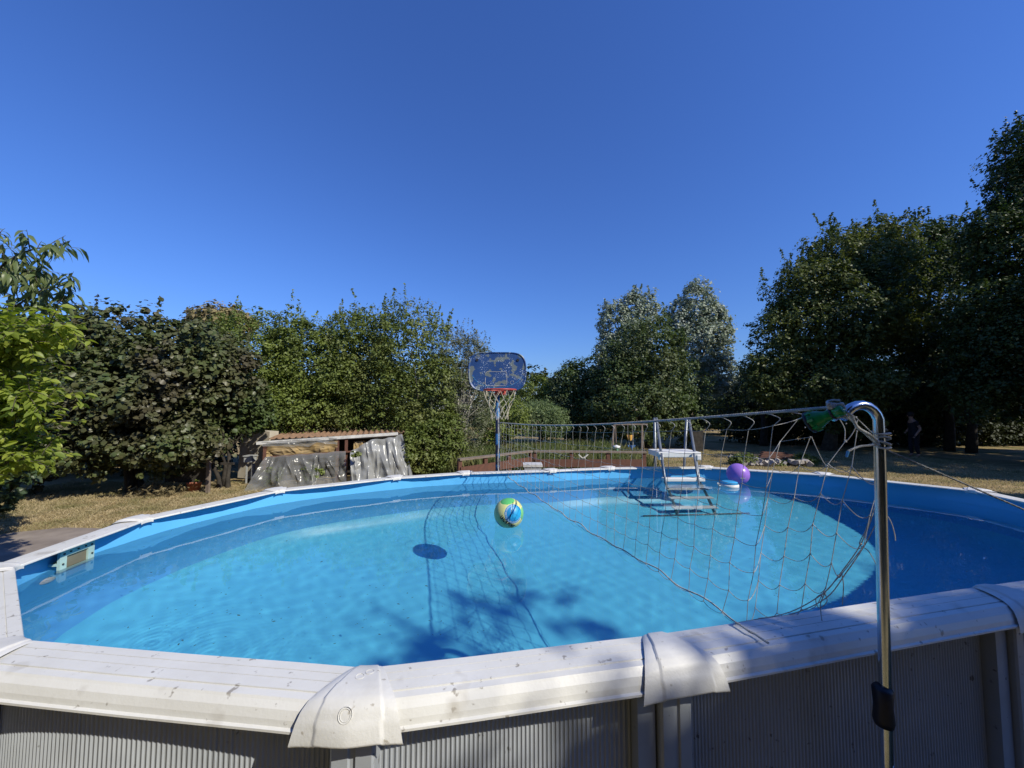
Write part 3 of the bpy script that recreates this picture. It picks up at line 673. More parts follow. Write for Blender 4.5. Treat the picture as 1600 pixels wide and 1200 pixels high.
for k, (x, y, h, r_, lb) in enumerate([(-8, -4.5, 9.0, 3.4, 'leftmost'), (-2.5, -5.5, 9.5, 3.4, 'second from the left'), (2.6, -7.0, 7.0, 3.0, 'third from the left'), (8.5, -7.5, 6.0, 3.4, 'rightmost')]):  # unseen row, added to screen off sky light from behind
    tree('sky_screen_tree', f'unseen dark tree of the row added behind the camera to block sky light, {lb}', 'tree', (x, y, 0), [(x, y, h*.62, r_, 1.6, h*.36), (x-1, y, h*.3, r_, 1.6, h*.3), (x+1.4, y, h*.35, r_*.8, 1.5, h*.34)], LM_dark, .30, .22, 800, 20, .5, 195+k, .2)
for k, (x, y, h, lb) in enumerate([(16.5, 1.6, 10, 'nearest'), (21, 8.2, 12, 'middle'), (26, 12, 13, 'farthest')]):
    tree('oak_tree', f'tall oak beyond the right edge shading the lawn, {lb} of that row', 'tree', (x, y, 0), [(x, y, h*.62, 3.2, 3, h*.34), (x-1.5, y+1, h*.42, 2.6, 2.6, h*.28), (x+1.5, y-1, h*.5, 2.8, 2.8, h*.3), (x, y+.5, h*.22, 2.8, 2.6, h*.2)], LM_oak, .26, .18, 900, 20, .6, 95+k, .3)
# ------------------------------------------------------------ cream house behind the hazel
hs = empty('house', G(398, 10.5)); tag(hs, 'cream rendered wall of a low house half hidden by leaves, left of the shed', 'house')
a = W(376, 700, 10.6); b2 = W(421, 700, 10.4)
MB().bar((a.x, a.y+.15, .69), (b2.x, b2.y+.15, .65), .3, 1.30).build('wall', M_house, hs)
pa = W(416, 703, 10.3)
MB().box((pa.x, pa.y+.03, .82), (.17, .04, .48), 0).build('shutter', M_shut, hs)
for k in range(6): MB().box((pa.x, pa.y+.0, .62+.08*k), (.14, .02, .035), 0).build('shutter_slat', M_shut, hs)
bx2 = W(391, 717, 9.9)
tag(MB().box((bx2.x, bx2.y, bx2.z), (.20, .18, .14)).box((bx2.x, bx2.y, bx2.z+.08), (.24, .22, .03)).box((bx2.x-.08, bx2.y, bx2.z/2-.06), (.03, .03, bx2.z-.12)).box((bx2.x+.08, bx2.y, bx2.z/2-.06), (.05, .05, bx2.z-.12)).build('letter_box', M_grey), 'small grey box on legs before the cream house wall', 'box')

# ------------------------------------------------------------ shed wrapped in plastic
SH = empty('shed', G(520, 10)); tag(SH, 'low shed with clay corrugated roof, wrapped in torn clear plastic sheets', 'shed')
sL = Vector((-6.10, 9.55, 0)); sR = Vector((-2.78, 10.65, 0)); sd = (sR-sL).normalized(); sn = Vector((sd.y, -sd.x, 0)); SL = (sR-sL).length
def sp(u, d, z): return sL+sd*(u*SL)+sn*d+Vector((0, 0, z))      # u along, d towards the pool
# roof
def roof(u, v):
    p = sp(-.0+u*.96, -.25-v*1.9, 1.15+.10*u+v*.055); p.z += .028*math.sin(u*SL*2*PI/.155)+.008*math.sin(u*9+v*3); return p
m = MB().grid(roof, 200, 8); m.grid(lambda u, v: roof(u, v)-Vector((0, 0, .014)), 200, 8, True)
m.grid(lambda u, v: roof(u, 0)-Vector((0, 0, .014*v)), 200, 1)
m.build('roof_sheet', M_tile, SH, True)
MB().bar(sp(-.05, .02, 1.08), sp(.90, .02, 1.24), .05, .075).build('eaves_beam', M_beam, SH)
MB().bar(sp(.02, -.22, 1.10), sp(.93, -.22, 1.19), .06, .09).build('roof_beam', M_dark, SH)
for u in (.0, .47, .53, .93):
    z_ = 1.06+.16*u; MB().box(sp(u, -.03, z_/2), (.07, .07, z_), math.atan2(sd.y, sd.x)).build('post', M_wood, SH)
MB().bar(sp(.04, .055, .74), sp(.86, .055, .84), .035, .04).build('rail', M_wood, SH)
MB().box(sp(.47, -1.2, .55), (SL*.98, .05, 1.1), math.atan2(sd.y, sd.x)).build('back_wall', M_dark, SH)
MB().box(sp(.0, -.65, .5), (.05, 1.1, 1.0), math.atan2(sd.y, sd.x)).build('side_wall', M_dark, SH)
CREASE = {}
def wrinkle(u, v, s):
    if s not in CREASE:
        r = random.Random(s*7+1); CREASE[s] = [(r.uniform(-.05, 1.05), r.uniform(-.22, .22), r.uniform(.008, .035), r.choice((-1, 1))*r.uniform(.015, .055), r.uniform(-.2, .6), r.uniform(.5, 1.3)) for _ in range(26)]
    q = mnoise.noise(Vector((u*5.3+s*.37, v*1.3, s*1.7+.31)))*.12+mnoise.noise(Vector((u*13.1, v*6.7, s+.5)))*.02
    for (u0, sl_, w, a, v0, v1) in CREASE[s]:
        if v0 < v < v1:
            x = (u-u0-sl_*v)/w
            if abs(x) < 4: q += a*math.exp(-abs(x)**1.3)*math.sin(PI*(v-v0)/(v1-v0))
    return q
def sheet(name, top, bot, m_, s, nu=170, nv=70, amp=1.0):
    """top, bot: lists of (u, d, z) polylines"""
    def pl(L, t):
        x = t*(len(L)-1); k = min(int(x), len(L)-2); w = x-k; return [L[k][q]*(1-w)+L[k+1][q]*w for q in range(3)]
    def fn(u, v):
        a_ = pl(top, u); b3 = pl(bot, u); q_ = [a_[j]*(1-v)+b3[j]*v for j in range(3)]
        return sp(q_[0], q_[1]+wrinkle(u, v, s)*amp*min(1, v*6+.15), q_[2]+.01*math.sin(u*30)*(1-v))
    return MB().grid(fn, nu, nv).build(name, m_, SH, True)
sheet('amber_curtain', [(.01, .0, 1.0), (.25, 0, 1.03), (.47, 0, 1.10)], [(.01, .0, .73), (.25, .0, .76), (.47, 0, .80)], M_amber, 1, amp=.6)
sheet('torn_film', [(-.02, .06, 1.10), (.2, .06, 1.15), (.47, .06, 1.18)], [(-.01, .07, 1.0), (.1, .07, 1.0), (.17, .07, .97), (.22, .06, .99), (.28, .07, .95), (.33, .06, 1.06), (.40, .06, 1.02), (.47, .07, 1.0)], M_sheet, 3, 70, 12, .4)
sheet('plastic_sheet', [(.01, .08, .74), (.15, .08, .77), (.32, .08, .79), (.53, .08, .83)], [(-.08, .45, .0), (.15, .48, 0), (.35, .42, 0), (.545, .30, .0)], M_sheet, 5, amp=1.5)
sheet('plastic_sheet', [(.56, .08, .80), (.62, .08, .92), (.70, .08, 1.10), (.80, .08, 1.12), (.88, .08, 1.16), (.93, .05, 1.24)], [(.57, .28, .0), (.68, .34, 0), (.80, .36, 0), (.9, .36, 0), (1.02, .34, 0)], M_sheet2, 8, amp=1.5)
sheet('hanging_rag', [(.58, -.1, 1.04), (.66, -.1, 1.06)], [(.58, -.1, .82), (.66, -.1, .86)], M_amber, 2, 20, 20, .5)
for (u, z_, nm, s_) in ((.06, .25, 'potted', 3), (.30, .3, 'potted', 4)):
    P, Nn = crown_points([(*sp(u, .15, z_), .28, .10, .26)], 30, 20, .08, np.random.default_rng(100+s_)); co, f = leaf_arrays(P, Nn, .06, .04, np.random.default_rng(s_))
    pl_ = npmesh('shed_plant', co, f, LM_hedge); tag(pl_, 'green plant growing behind the clear plastic, '+('at left corner of the shed' if u < .1 else 'in the middle of the left sheet'), 'plant', 'plants inside the shed')
P, Nn = crown_points([(*sp(.60, .42, .78), .14, .05, .07)], 14, 10, .04, np.random.default_rng(7)); co, f = leaf_arrays(P, Nn, .07, .05, np.random.default_rng(8))
tag(npmesh('climbing_sprig', co, f, LM_hedge2), 'small leafy sprig hanging over the rail between both plastic sheets', 'plant')
P, Nn = crown_points([(*sp(.985, .1, .8), .12, .12, .55)], 90, 16, .10, np.random.default_rng(17)); co, f = leaf_arrays(P, Nn, .07, .05, np.random.default_rng(18))
tag(npmesh('ivy', co, f, LM_hedge2), 'ivy climbing the right corner of the plastic covered shed', 'ivy')

# ------------------------------------------------------------ pots and litter below the hazel
pp = onz(303, 768, 0)
pot = empty('plant_pot', pp); tag(pot, 'terracotta coloured round pot on the dry lawn below the hazel', 'pot')
MB().lathe([(.001, 0), (.10, 0), (.145, .20), (.155, .20), (.155, .235), (.135, .235), (.12, .19), (.001, .19)], pp, 24).build('bowl', M_terra, pot, True)
co, f = leaf_arrays(np.array(pp)+np.random.default_rng(3).normal(size=(60, 3))*[.1, .08, .04]+[0, 0, .26], np.tile([0, -.4, .9], (60, 1)), .06, .04, np.random.default_rng(2))
npmesh('plant', co, f, LM_hedge, pot)
w0 = G(330, 8.9)
fp = empty('old_garden_fence', w0); tag(fp, 'old weathered wooden fence piece in the shade beside the hazel', 'fence')
MB().box((w0.x+.02, w0.y, .38), (.07, .06, .76)).build('post', M_woodtop, fp)
MB().box((w0.x-.55, w0.y+.1, .40), (1.0, .03, .34)).build('board', M_barkd, fp)
MB().box((w0.x+.0, w0.y+.06, .66), (1.1, .04, .05)).build('rail', M_barkd, fp)
hp_ = G(253, 8.7)
co, f = leaf_arrays(np.array(hp_)+np.random.default_rng(30).normal(size=(900, 3))*[.28, .16, .07]+[0, 0, .10], np.random.default_rng(31).normal(size=(900, 3)), .10, .02, np.random.default_rng(32))
co[:, 2] = np.abs(co[:, 2])
tag(npmesh('hay_heap', co, f, mat('dry_stalks', (.20, .16, .08), .9, var=.3)), 'small heap of dry weeds left of the terracotta pot', 'heap')

# ------------------------------------------------------------ concrete slab left of the pool
sb = [onz(x, y, .06) for x, y in ((-160, 880), (-60, 846), (20, 832), (100, 824), (180, 826))]
pts = [(p.x, p.y) for p in sb]+[(-3.2, 4.6), (-3.3, 2.0), (-8, 2.0)]
vv = [(x, y, .06) for x, y in pts]+[(x, y, -.02) for x, y in pts]; n_ = len(pts)
tag(MB().add(vv, [tuple(range(n_))[::-1]]+[(k, (k+1) % n_, n_+(k+1) % n_, n_+k) for k in range(n_)]).build('terrace', M_slab), 'weathered grey brown concrete slab left of pool', kind='structure')

# ------------------------------------------------------------ timber fences beyond the pool
def timber_fence(label, a, b_, h0, h1, nposts, bz):
    r = empty('timber_fence', a); tag(r, label, 'fence', 'low timber fences beyond the pool')
    d = (b_-a)
    for k in range(nposts):
        p = a+d*(k/(nposts-1)); h = h0+(h1-h0)*k/(nposts-1)
        MB().box((p.x, p.y, h/2-.01), (.09, .09, h-.02), math.atan2(d.y, d.x)).build('post', M_wood, r)
    up = Vector((0, 0, 1)); nn = Vector((d.y, -d.x, 0)).normalized()
    MB().bar(a-d*.01+up*(h0+.015), b_+d*.02+up*(h1+.015), .15, .045).build('top_rail', M_woodtop, r)
    MB().bar(a+nn*.06+up*bz[0], b_+nn*.06+up*bz[1], .03, .20).build('board', M_wood, r)
    return r
fa = W(718, 719, 9.0); fb = W(829, 706, 10.2); fc = W(1006, 707.5, 10.3)
timber_fence('left timber fence running back from beside the basketball pole', Vector((fa.x, fa.y, 0)), Vector((fb.x, fb.y, 0)), fa.z, fb.z, 4, (.48, .56))
timber_fence('right timber fence behind the net, left of the pool ladder', Vector((fb.x+.12, fb.y, 0)), Vector((fc.x, fc.y, 0)), fb.z, fc.z, 4, (.50, .48))
vb = W(911, 713.5, 10.5)
tag(MB().bar((vb.x-.12, vb.y, vb.z+.06), (vb.x, vb.y, vb.z-.05), .03, .03).bar((vb.x, vb.y+.001, vb.z-.05), (vb.x+.14, vb.y, vb.z+.06), .03, .03).bar((vb.x-.06, vb.y+.02, vb.z), (vb.x-.06, vb.y+.02, 0), .02, .02).bar((vb.x+.06, vb.y+.02, vb.z), (vb.x+.06, vb.y+.02, 0), .02, .02).build('folding_stand', M_step), 'white V shaped folding stand behind the right timber fence', 'stand')
gb = W(832, 727, 7.6)
gx_ = empty('storage_box', (gb.x, gb.y, 0)); tag(gx_, 'grey plastic storage box just beyond the far pool rim', 'box')
MB().box((gb.x, gb.y, .41), (.32, .3, .82)).build('box_body', M_grey, gx_); MB().box((gb.x, gb.y, .842), (.37, .34, .044)).build('lid', M_beam, gx_)

# ------------------------------------------------------------ clothes frame far behind
fr = G(980, 14); cf = empty('clothes_frame', fr); tag(cf, 'pale wooden frame with things hanging, far behind the right fence', 'frame')
tl = W(959, 663, 14); trr = W(1012, 663, 14)
MB().bar(tl, trr, .05, .05).build('crossbar', M_woodtop, cf)
for (x0_, x1_) in ((959, 952), (961, 966), (1003, 997), (1003, 1010)):
    t_ = W(x0_, 664, 14); b3 = W(x1_, 664, 14); MB().tube([t_, (b3.x, b3.y+(.3 if x1_ > x0_ else -.3), 0)], .03, 6).build('leg', M_woodtop, cf)
h1 = W(985, 684, 13.9)
def hang(name, label, cat, px, py, w, h, m_, sag=.25):
    c_ = W(px, py, 13.9)
    o = MB().grid(lambda u, v: (c_.x+(u-.5)*w*(1-.35*v), c_.y+.03*math.sin(u*9), c_.z-h*v*(1-sag*abs(2*u-1))+h/2), 12, 8).build(name, m_)
    md = o.modifiers.new('s', 'SOLIDIFY'); md.thickness = .02
    tag(o, label, cat)
hang('yellow_cloth', 'bright yellow swimwear hanging from the far wooden frame', 'cloth', 984.5, 684, .26, .20, M_yel)
hang('blue_cloth', 'blue cloth hanging low under the yellow one on the far frame', 'cloth', 987, 699, .30, .16, M_bcl)
lc = W(984.5, 664, 13.9)
for px in (981, 988):
    pass
ropeh = MB().tube([W(981, 664, 13.9), W(981, 682, 13.9)], .006, 5).tube([W(988, 664, 13.9), W(988, 682, 13.9)], .006, 5).tube([W(981, 682, 13.9), W(984, 697, 13.9)], .006, 5).tube([W(988, 682, 13.9), W(990, 697, 13.9)], .006, 5)
ropeh.build('hanging_cord', M_rope, cf)
gbk = W(963, 701, 13.5); bk = empty('bucket', (gbk.x, gbk.y, 0)); tag(bk, 'green bucket with white top near the far frame', 'bucket')
MB().lathe([(.001, 0), (.10, 0), (.13, .55), (.001, .55)], (gbk.x, gbk.y, 0), 16).build('body', M_gcl, bk, True); MB().lathe([(.14, .552), (.14, .60), (.001, .64)], (gbk.x, gbk.y, 0), 16).build('lid', M_step, bk, True)
for (px, lb) in ((1090, 'dark board leaning in the shade far behind the ladder'),):
    c_ = W(px, 696, 17); tag(MB().box((c_.x, c_.y, .45), (.5, .06, .9)).build('grey_board', M_barkd), lb, 'board')

# weeds beyond fence (nobody could count them)
def blades(name, label, N_, xr, yr, hgt, wd_, m_, seed, lean=.35, mask=None):
    R = np.random.default_rng(seed); x = R.uniform(*xr, N_); y = R.uniform(*yr, N_)
    if mask is not None:
        k = mask(x, y, R); x, y = x[k], y[k]
    n_ = len(x); h = hgt*R.uniform(.4, 1.3, n_); a = R.uniform(0, 2*PI, n_); ln = R.normal(size=(n_, 2))*lean*h[:, None]
    dx, dy = np.cos(a)*wd_/2, np.sin(a)*wd_/2; z = np.zeros(n_)
    c1 = np.stack([x-dx, y-dy, z], -1); c2 = np.stack([x+dx, y+dy, z], -1); c3 = np.stack([x+ln[:, 0]*.4+dx*.6, y+ln[:, 1]*.4+dy*.6, h*.6], -1); c4 = np.stack([x+ln[:, 0], y+ln[:, 1], h], -1)
    co = np.stack([c1, c2, c3, c4], 1).reshape(-1, 3); i0 = np.arange(n_)[:, None]*4
    f = np.concatenate([i0+np.array([[0, 1, 2]]), i0+np.array([[0, 2, 3]])], 0)
    return tag(npmesh(name, co, f, m_), label, kind='stuff')
LM_dry = leafmat('dry_grass_blade', (.50, .41, .25), (.37, .30, .16), (.24, .22, .10), .25, .7, 1.5)
def outside_pool(x, y, R):
    return ~(((x-.85)/3.6)**2+((y-3)/2.5)**2 < 1)
blades('lawn_grass', 'short dry grass on the lawn left of the pool', 120000, (-11.5, -2.2), (3.5, 10.2), .045, .010, LM_dry, 3, .6, outside_pool)
blades('shaded_grass', 'short grass on the lawn right of the pool', 90000, (-1.5, 16), (6.2, 17), .045, .013, LM_dry, 5, .6, outside_pool)
wm = lambda x, y, R: R.random(len(x)) < .35+.65*(np.sin(x*2.1)*np.sin(y*1.7+x) > 0)
blades('meadow_weeds', 'tall green and straw weeds beyond the timber fences', 30000, (-2.6, 4.4), (11.0, 16.5), .50, .02, LM_weed, 6, .2, wm)
blades('lawn_weeds', 'tufts of green weeds at the slab edge left of the pool', 900, (-4.45, -3.75), (5.6, 6.1), .20, .012, LM_weed, 8, .5)
P, Nn = crown_points([(x, 12.2+.7*math.sin(x*3), .32, .5, .5, .38+.12*math.sin(x*5)) for x in np.arange(-.3, 3.9, .55)], 420, 18, .16, np.random.default_rng(77)); co, f = leaf_arrays(P, Nn, .07, .035, np.random.default_rng(78))
tag(npmesh('vegetable_bed', co, f, LM_weed), 'leafy garden bed behind the right timber fence', 'plants', kind='stuff')

# ------------------------------------------------------------ rubble pile with brambles
rb = G(1195, 13.2); rp_ = empty('rubble_pile', rb); tag(rp_, 'pale rubble and old timber heap with brambles, beyond the floating purple ball', 'rubble')
R = np.random.default_rng(12)
for k in range(70):
    x = rb.x+R.uniform(-1.0, 1.1); y = rb.y+R.uniform(-.5, .5); s_ = R.uniform(.08, .22)
    MB().box((x, y, s_*.3+R.uniform(0, .12)), (s_, s_*.8, s_*.55), rot=Matrix.Rotation(R.uniform(0, 3), 3, Vector(R.normal(size=3)).normalized())).build('stone', M_rubble, rp_)
lg_ = W(1215, 717, 13.4)
for k in range(4):
    MB().bar((lg_.x-.7+.1*k, lg_.y+.1*k-.1, .24+.045*k), (lg_.x+1.0-.15*k, lg_.y+.05+.1*k, .18+.05*k), .12, .04).build('plank', M_wood, rp_)
P, Nn = crown_points([(*W(1165, 722, 13.2), .55, .3, .28), (*W(1258, 722, 13.2), .5, .3, .28), (*W(1225, 727, 13), .6, .25, .12)], 170, 18, .12, np.random.default_rng(13)); co, f = leaf_arrays(P, Nn, .075, .05, np.random.default_rng(14))
npmesh('brambles', co, f, LM_hedge2, rp_)

# ------------------------------------------------------------ person standing in the shade of the oaks
def skin_obj(name, verts, edges, radii, m_, parent, root=0, lv=2):
    me = bpy.data.meshes.new(name); me.from_pydata([tuple(v) for v in verts], edges, []); o = link(name, me, m_, parent)
    md = o.modifiers.new('skin', 'SKIN'); me.skin_vertices.new() if not me.skin_vertices else None
    for i, r in enumerate(radii): me.skin_vertices[0].data[i].radius = (r, r) if not isinstance(r, tuple) else r
    for i in range(len(verts)): me.skin_vertices[0].data[i].use_root = (i == root)
    sb_ = o.modifiers.new('sub', 'SUBSURF'); sb_.levels = lv; sb_.render_levels = lv
    md.use_smooth_shade = True
    return o
M_skin = mat('skin', (.40, .22, .15), .55, var=.06); M_cl = mat('black_clothing', (.012, .012, .016), .85, bump=.2); M_hair = mat('dark_hair', (.015, .01, .008), .7)
pb = G(1424, 15.2); per = empty('person', pb); tag(per, 'person in dark clothes standing in deep shade under the oaks, arms bent', 'person')
def PV(x, y, z): return (pb.x+x, pb.y+y, z)
vs = [PV(0, 0, .88), PV(0, 0, 1.08), PV(-.02, 0, 1.28), PV(-.05, 0, 1.40), PV(-.07, 0, 1.50), PV(-.09, 0, 1.60), PV(-.11, 0, 1.68),
      PV(.02, .17, 1.36), PV(.05, .20, 1.12), PV(-.14, .15, .98), PV(-.05, -.17, 1.36), PV(.04, -.22, 1.10), PV(-.12, -.20, .88), PV(-.15, -.19, .82),
      PV(0, .10, .82), PV(-.04, .11, .46), PV(.0, .11, .09), PV(-.12, .12, .04), PV(0, -.10, .82), PV(-.03, -.11, .46), PV(.04, -.11, .09), PV(-.08, -.12, .04)]
es = [(0, 1), (1, 2), (2, 3), (3, 4), (4, 5), (5, 6), (3, 7), (7, 8), (8, 9), (3, 10), (10, 11), (11, 12), (12, 13), (0, 14), (14, 15), (15, 16), (16, 17), (0, 18), (18, 19), (19, 20), (20, 21)]
rd = [(.13, .15), (.11, .13), (.12, .16), (.08, .10), .052, .085, .075, .058, .043, .034, .058, .043, .034, .04, .085, .06, .042, .035, .085, .06, .042, .035]
skin_obj('body', vs, es, rd, M_skin, per)
cl = skin_obj('clothes', [vs[0], vs[1], vs[2], PV(-.04, 0, 1.37), vs[7], PV(.035, .19, 1.22), vs[10], PV(-.01, -.20, 1.22), vs[14], vs[15], PV(0, .11, .12), vs[18], vs[19], PV(.03, -.11, .12)],
     [(0, 1), (1, 2), (2, 3), (3, 4), (4, 5), (3, 6), (6, 7), (0, 8), (8, 9), (9, 10), (0, 11), (11, 12), (12, 13)], [(.15, .17), (.13, .15), (.14, .18), (.09, .12), .072, .062, .072, .062, .10, .075, .06, .10, .075, .06], M_cl, per)
hd = Vector(PV(-.10, 0, 1.645)); hr = sphere_mb(hd+Vector((.015, 0, .02)), .105, 20, 12, sq=1.12); hr.v = [v for v in hr.v]; hr.build('hair', M_hair, per, True)
for (dy, dz, r_) in ((-.03, .0, .012), (.03, .0, .012)): sphere_mb(hd+Vector((-.098, dy, dz)), r_, 8, 6).build('eye', M_letter, per, True)
sphere_mb(hd+Vector((-.11, 0, -.03)), .016, 8, 6, sq=1.5).build('nose', M_skin, per, True)
for hx in ((vs[9], -1), (vs[13], -1)):
    for k in range(5):
        a = Vector(hx[0])+Vector((-.01, (k-2)*.015, -.015)); MB().tube([a, a+Vector((-.035, 0, -.02)), a+Vector((-.05, 0, -.05))], [.009, .008, .006], 6).build('finger', M_skin, per, True)

# ------------------------------------------------------------ basketball hoop
YB = 4.75
bc = W(777, 581, YB)
hoop = empty('basketball_hoop', (bc.x, YB+.1, 0)); tag(hoop, 'basketball hoop on chipped blue pole, blue scratched board, red ring', 'basketball hoop')
def board_mat():
    m = bpy.data.materials.new('scratched_blue_board'); m.use_nodes = True; n = m.node_tree; b = n.nodes['Principled BSDF']; b.inputs['Roughness'].default_value = .45
    tc = n.nodes.new('ShaderNodeTexCoord')
    def noise(sc, a, b_, det=2, loc=(0, 0, 0)):
        mp = n.nodes.new('ShaderNodeMapping'); mp.inputs['Location'].default_value = loc; n.links.new(tc.outputs['Object'], mp.inputs[0])
        z = n.nodes.new('ShaderNodeTexNoise'); z.inputs['Scale'].default_value = sc; z.inputs['Detail'].default_value = det; n.links.new(mp.outputs[0], z.inputs[0])
        r = n.nodes.new('ShaderNodeMapRange'); r.inputs[1].default_value = a; r.inputs[2].default_value = b_; n.links.new(z.outputs['Fac'], r.inputs[0]); return r.outputs[0]
    def mix(fac, A, B):
        x = n.nodes.new('ShaderNodeMix'); x.data_type = 'RGBA'; n.links.new(fac, x.inputs[0])
        if isinstance(A, tuple): x.inputs[6].default_value = (*A, 1)
        else: n.links.new(A, x.inputs[6])
        x.inputs[7].default_value = (*B, 1); return x.outputs[2]
    base = mix(noise(6, .3, .7), (.020, .062, .20), (.028, .080, .24))
    p2 = mix(noise(9.5, .555, .575, 3, (3.1, 0, 1.7)), base, (.16, .19, .20))
    # small white splashes, thicker towards the top
    mul = n.nodes.new('ShaderNodeMath'); mul.operation = 'MULTIPLY'; n.links.new(noise(75, .61, .64, 1), mul.inputs[0]); n.links.new(noise(7, .46, .58, 2, (9, 1, 4)), mul.inputs[1])
    p3 = mix(mul.outputs[0], p2, (.55, .62, .70)); n.links.new(p3, b.inputs['Base Color']); return m
M_board = board_mat()
bw, bh = .362, .245
def outline(s=1.0, k=48):
    pts = []
    for j in range(k):
        a = 2*PI*j/k; cx_, sx_ = math.cos(a), math.sin(a); e_ = 2/5.0
        x = bw*s*abs(cx_)**e_*(1 if cx_ > 0 else -1); z = bh*s*abs(sx_)**(2/3.1)*(1 if sx_ > 0 else -1); pts.append((x*(1-.03*(z < 0)*abs(z)/bh), z))
    return pts
ol = outline(); il = outline(.93)
vv = [(bc.x+x, YB+.025, bc.z+z) for x, z in ol]+[(bc.x+x, YB-.02, bc.z+z) for x, z in ol]+[(bc.x+x, YB-.026, bc.z+z) for x, z in outline(.975)]+[(bc.x+x, YB-.016, bc.z+z) for x, z in il]
k_ = 48; m = MB(); ff = [tuple(range(k_))]
for ring_ in range(3):
    for j in range(k_): j2 = (j+1) % k_; ff.append((ring_*k_+j, ring_*k_+j2, (ring_+1)*k_+j2, (ring_+1)*k_+j))
ff.append(tuple(range(3*k_, 4*k_))[::-1]); m.add(vv, ff); bd = m.build('backboard', M_board, hoop)
def line(pts, m_, par, r=.0022, name='painted_line'): return MB().tube([(bc.x+x, YB-.017, bc.z+z) for x, z in pts], r, 5, False).build(name, m_, par)
line([(-.145, -.07), (-.15, -.155), (-.135, -.175), (.10, -.175), (.118, -.155), (.118, -.02), (.10, 0), (-.13, 0), (-.145, -.02)], M_beam, bd, .0025)
line([(.315*math.cos(a), .2*math.sin(a)) for a in [PI*(1.08+.84*k/30) for k in range(31)]], M_cyan, bd, .0015)
line([(.185+.022*math.cos(2*PI*k/16), -.135+.022*math.sin(2*PI*k/16)) for k in range(17)], M_beam, bd, .0015)
for x in (-.25, .255):
    MB().lathe([(.017, -.004), (.017, .004), (.001, .004)], (bc.x+x, YB-.020, bc.z+.145), 16, Matrix.Rotation(PI/2, 3, 'X')).build('bolt_hole', M_screw, bd)
px_ = bc.x+.0
MB().tube([(px_+.003, YB+.07, 0), (px_+.003, YB+.07, bc.z+.12)], .027, 14).build('pole', M_pole, hoop, True)
MB().box((px_, YB+.045, bc.z-.1), (.10, .05, .22)).build('bracket', M_screw, hoop)
MB().lathe([(.001, 0), (.34, 0), (.34, .08), (.28, .14), (.001, .16)], (px_, YB+.35, 0), 28).build('base', M_screw, hoop, True)
rc = Vector((W(781, 609, YB-.25).x, YB-.245, W(781, 609, YB-.25).z)); rr_ = .188
MB().tube([rc+Vector((rr_*math.cos(2*PI*k/40), rr_*math.sin(2*PI*k/40), 0)) for k in range(41)], .0095, 8, False).bar(rc+Vector((-.04, rr_, 0)), rc+Vector((-.04, .235, -.02)), .015, .02).bar(rc+Vector((.04, rr_, 0)), rc+Vector((.04, .235, -.02)), .015, .02).box(rc+Vector((0, .228, -.02)), (.14, .01, .07)).build('ring', M_rim, hoop, True)
hn = MB(); NR = 12
def nett(k, lev):
    rad = [rr_, .172, .140, .115, .100, .098][lev]; zz = [-.005, -.10, -.16, -.225, -.29, -.345][lev]; a = 2*PI*(k+.5*(lev % 2))/NR
    return rc+Vector((rad*math.cos(a)+.006*math.sin(k*3+lev), rad*math.sin(a), zz+.006*math.sin(k*2.3+lev)))
for lev in range(5):
    for k in range(NR):
        if lev == 0:
            hn.tube([nett(k, 0), nett(k, 1)], .0028, 4, False); hn.tube([nett(k+1, 0), nett(k, 1)], .0028, 4, False)
        else:
            for dk in ((0, 0), ((1, 0) if lev % 2 else (-1, 0)))[:2]:
                hn.tube([nett(k, lev), nett(k+dk[0], lev+1)], .0028, 4, False)
hn.build('hoop_net', M_hnet, hoop)

# ------------------------------------------------------------ volleyball net with its steel post
YP = 1.19
def PW(px, py, dy=0): return W(px, py, YP+dy)
post = empty('net_post', (W(1390, 1190, YP).x, YP, 0)); tag(post, 'bent chrome steel post holding the near end of the volleyball net', 'post')
arc = [W(1394, 1400, YP), W(1386, 1190, YP), W(1380, 950, YP), W(1376, 760, YP), W(1374, 690, YP)]
ac = (1345, 664)
for k in range(1, 10):
    a = k/9*PI*.86; arc.append(W(1345+29*math.cos(a), 664-31*math.sin(a)*1.0, YP))
arc += [W(1309, 647, YP), W(1300, 652, YP)]
arc[0].z = 0; 
MB().tube(arc[:2]+arc[1:], [.0115]+[.0145]*len(arc), 20).build('tube', M_chrome, post, True)
g0 = W(1379, 1072, YP); g1 = W(1381, 1133, YP)
MB().tube([g0, g0+(g1-g0)*.08, g0+(g1-g0)*.5, g0+(g1-g0)*.85, g1], [.020, .026, .023, .026, .022], 14).build('grip', M_black, post, True)
netroot = empty('volleyball_net', (0, 2.5, 1.1)); tag(netroot, 'pale cord volleyball net stretched across the pool from hoop pole to steel post', 'net')
NF = W(779, 660, 4.68); NN = W(1304, 636, YP)
def top(t):
    p = NF.lerp(NN, t); p.z -= .045*math.sin(PI*t)**1.0; return p
def rope(path, r, turns_per_m, m_, parent, name, n=3, sides=6):
    mb = MB(); L = 0; seg = [0]
    for k in range(1, len(path)): L += (path[k]-path[k-1]).length; seg.append(L)
    for s_ in range(n):
        pts = []
        for k, p in enumerate(path):
            d = (path[min(k+1, len(path)-1)]-path[max(k-1, 0)]).normalized(); u_ = d.cross(Vector((0, 0, 1)));
            u_ = u_.normalized() if u_.length > .01 else Vector((1, 0, 0)); v_ = d.cross(u_); a = seg[k]*turns_per_m*2*PI+2*PI*s_/n
            pts.append(p+(u_*math.cos(a)+v_*math.sin(a))*r*.52)
        mb.tube(pts, r*.56, sides, False)
    return mb.build(name, m_, parent, True)
rope([top(k/900) for k in range(901)], .0052, 42, M_rope, netroot, 'top_rope')
